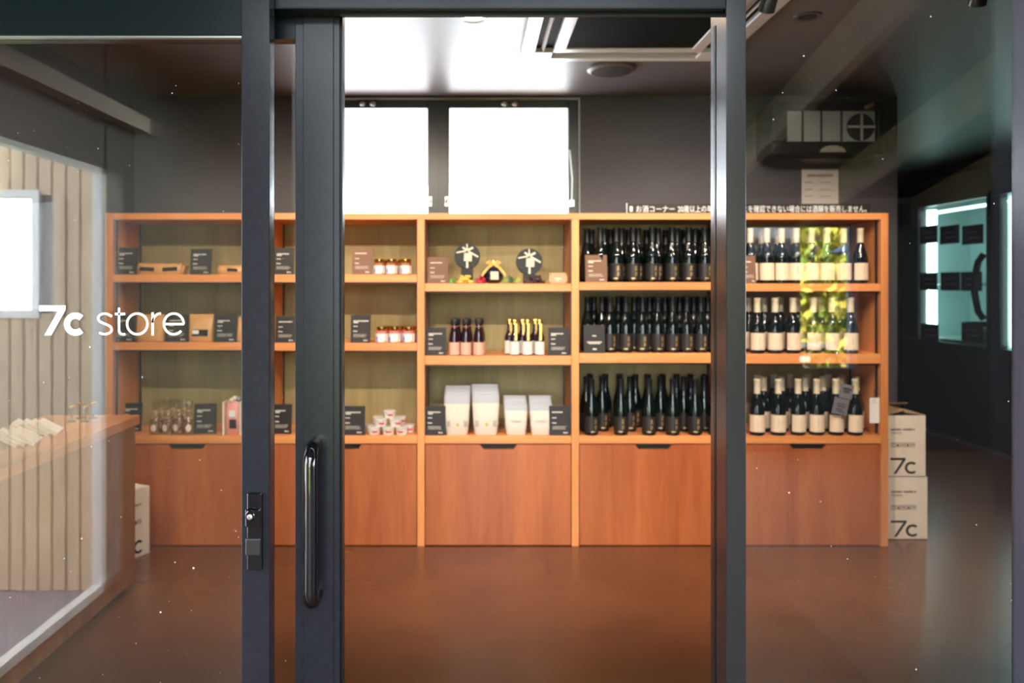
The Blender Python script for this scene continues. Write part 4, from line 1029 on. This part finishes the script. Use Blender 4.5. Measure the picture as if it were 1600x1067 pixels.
struct('trim_alcove_jamb', MB().box(-1.60, -1.56, -.36, -.32, .03, 1.78).box(-1.60, -1.56, -.36, 1.44, 1.76, 1.78), mat('white_frame', (.75, .75, .72), .4))
struct('wall_wing', MB().box(-1.62, -1.565, -.40, 1.44, 1.78, 2.9).box(-1.62, -1.56, -6, -.36, 0, 2.9), M_opp)
struct('trim_wing_beam', MB().box(-1.565, -1.50, -.67, 1.44, 1.99, 2.06), M_raft)
wa = struct_root('wall_alcove', 'tan vertical board wall reflected in the left glass')
M_board = mat('tan_board', (.62, .47, .31), .6, noise=.06, nscale=6); M_gap = mat('dark_board_gap', (.10, .07, .05), .8)
pit = .0595
for k in range(26):
    xb = -1.605 - k*pit; xa = xb-pit+.008
    if xa > -1.83 or xa < -2.5:
        MB().box(xa, xb, -.36, -.34, 0, 1.95).build('board', M_board, wa)
    else:
        MB().box(xa, xb, -.36, -.34, 0, 1.17).build('board', M_board, wa); MB().box(xa, xb, -.36, -.34, 1.67, 1.95).build('board', M_board, wa)
MB().box(-3.2, -1.6, -.375, -.361, 0, 1.15).box(-3.2, -1.6, -.375, -.361, 1.69, 1.95).box(-1.83, -1.6, -.375, -.361, 1.15, 1.69).box(-3.2, -2.5, -.375, -.361, 1.15, 1.69).build('board_backing', M_gap, wa)
wf = struct_root('window_4', 'white framed window in the tan board wall')
MB().box(-2.50, -1.83, -.38, -.33, 1.15, 1.18).box(-2.50, -1.83, -.38, -.33, 1.66, 1.69).box(-2.50, -2.47, -.38, -.33, 1.18, 1.66).box(-1.86, -1.83, -.38, -.33, 1.18, 1.66).build('window_frame', MATS['white_frame'], wf)
MB().box(-2.47, -1.86, -.36, -.355, 1.18, 1.66).build('window_pane', M_wglass, wf)
# sloping eave over the entrance: soffit and rafters
so = struct_root('ceiling_eave')
def slab(x0, x1, za, zb, Ya, Yb, th, nm, m_):
    mb = MB(); mb.v = [(x0, Ya, za), (x1, Ya, za), (x1, Yb, zb), (x0, Yb, zb), (x0, Ya, za+th), (x1, Ya, za+th), (x1, Yb, zb+th), (x0, Yb, zb+th)]
    mb.f = [(0,3,2,1),(4,5,6,7),(0,1,5,4),(1,2,6,5),(2,3,7,6),(3,0,4,7)]
    return mb.build(nm, m_, so)
slab(-1.56, -1.0, 2.84, 1.96, 1.44, -2.95, .06, 'soffit_board', M_soff)
slab(-1.0, 1.12, 2.84, 2.47, 1.44, -.4, .06, 'soffit_board', M_soff)  # middle section cut short so that sky light reaches the shelves
slab(1.12, 7.0, 2.84, 1.96, 1.44, -2.95, .06, 'soffit_board', M_soff)
for k in range(8):
    xr = -.92 + k*.865
    c_ = -1.0 < xr < 1.12
    slab(xr-.03, xr+.03, 2.62, 2.25 if c_ else 1.74, 1.44, -.4 if c_ else -2.95, .22, 'rafter', M_raft)
# opposite wall with an opening on to the garden
gy = -3.0
wo = struct('wall_opposite', MB().box(-1.56, -1.0, gy-.08, gy, 0, 3).box(2.0, 2.14, gy-.08, gy, 0, 3).box(2.95, 3.9, gy-.08, gy, 0, 3).box(2.14, 2.95, gy-.08, gy, 0, .64).box(2.14, 2.95, gy-.08, gy, 1.74, 3).box(2.14, 2.54, gy-.08, gy, .64, 1.52), M_opp)  # middle stretch left open to bring daylight on to the shelves
MB().box(2.90, 2.96, gy, gy+.05, .64, 1.74).build('opening_post', mat('blue_grey_post', (.22, .28, .38), .4), wo)
struct('wall_opposite_end', MB().box(3.9, 6.5, gy-.08, gy, 0, 3), M_opp)
struct('wall_garden_shed', MB().box(2.1, 3.12, -4.7, -4.4, 0, 2.2), mat('slate_shed_wall', (.10, .115, .14), .7))
t = thing('garden_parasol', 'blue grey garden parasol reflected in the right glass', 'parasol', (3.95, -4.4, 0))
MB().lathe([(.02, 0), (.02, 1.86)], 12).build('pole', MATS['blue_grey_post'], t, smooth=40)
MB().lathe([(.56, 1.60), (.30, 1.72), (.02, 1.84)], 8).build('canopy', mat('blue_canvas', (.10, .16, .30), .7), t)
MB().lathe([(.25, 0), (.25, .05), (.03, .06)], 20).build('base', M_black, t, smooth=40)
t = thing('garden_table', 'small round garden table reflected in the right glass', 'table', (2.95, -4.0, 0))
MB().lathe([(.28, .72), (.30, .73), (.30, .75)], 24).build('table_top', MATS['blue_grey_post'], t, smooth=40)
MB().lathe([(.03, .02), (.03, .72)], 12).build('leg', M_black, t, smooth=40)
MB().lathe([(.22, 0), (.22, .02)], 20).build('base', M_black, t, smooth=40)
M_leafs = [mat('sunlit_leaf', (.48, .52, .07), .6), mat('yellow_leaf', (.70, .60, .10), .6), mat('green_leaf', (.26, .38, .05), .6)]
for k, (tx, ty, tr) in enumerate(((2.6, -7.5, 1.7), (4.4, -7.0, 1.6), (6.4, -8.0, 2.0), (3.6, -9.8, 2.3), (8.6, -7.5, 1.8))):
    rnd = random.Random(50+k)
    t = thing('garden_tree', f'sunlit yellow green garden tree reflected in the right glass, {ordinal(k, 5)} one', 'tree', (tx, ty, 0), 0, 'garden trees')
    MB().tube([(0, 0, 0), (.05, .02, .6), (-.03, 0, 1.4), (.05, 0, 2.2)], [.09, .07, .06, .04], 10).build('trunk', mat('bark', (.10, .07, .05), .8), t, smooth=60)
    for lm, m_ in enumerate(M_leafs):
        mb = MB()
        for q in range(2200):
            a = rnd.uniform(0, 2*PI); ph_ = math.acos(rnd.uniform(-1, 1)); rr2 = tr*(.45+.55*rnd.random()**.5)
            c = Vector((rr2*math.sin(ph_)*math.cos(a), rr2*math.sin(ph_)*math.sin(a), 1.55+rr2*.85*math.cos(ph_)))
            if c.z < .15: c.z = .15 + rnd.random()*.3
            u1 = Vector((rnd.gauss(0, 1), rnd.gauss(0, 1), rnd.gauss(0, 1))).normalized(); v1 = u1.orthogonal().normalized(); sl = rnd.uniform(.05, .10)
            i = len(mb.v)
            mb.v += [tuple(c-u1*sl), tuple(c+v1*sl*.5), tuple(c+u1*sl), tuple(c-v1*sl*.5)]; mb.f.append((i, i+1, i+2, i+3))
        o = mb.build('foliage', m_, t); o['kind'] = 'stuff'

for o in bpy.data.objects:
    if o.name.startswith('printed_text'): o['kind'] = 'stuff'
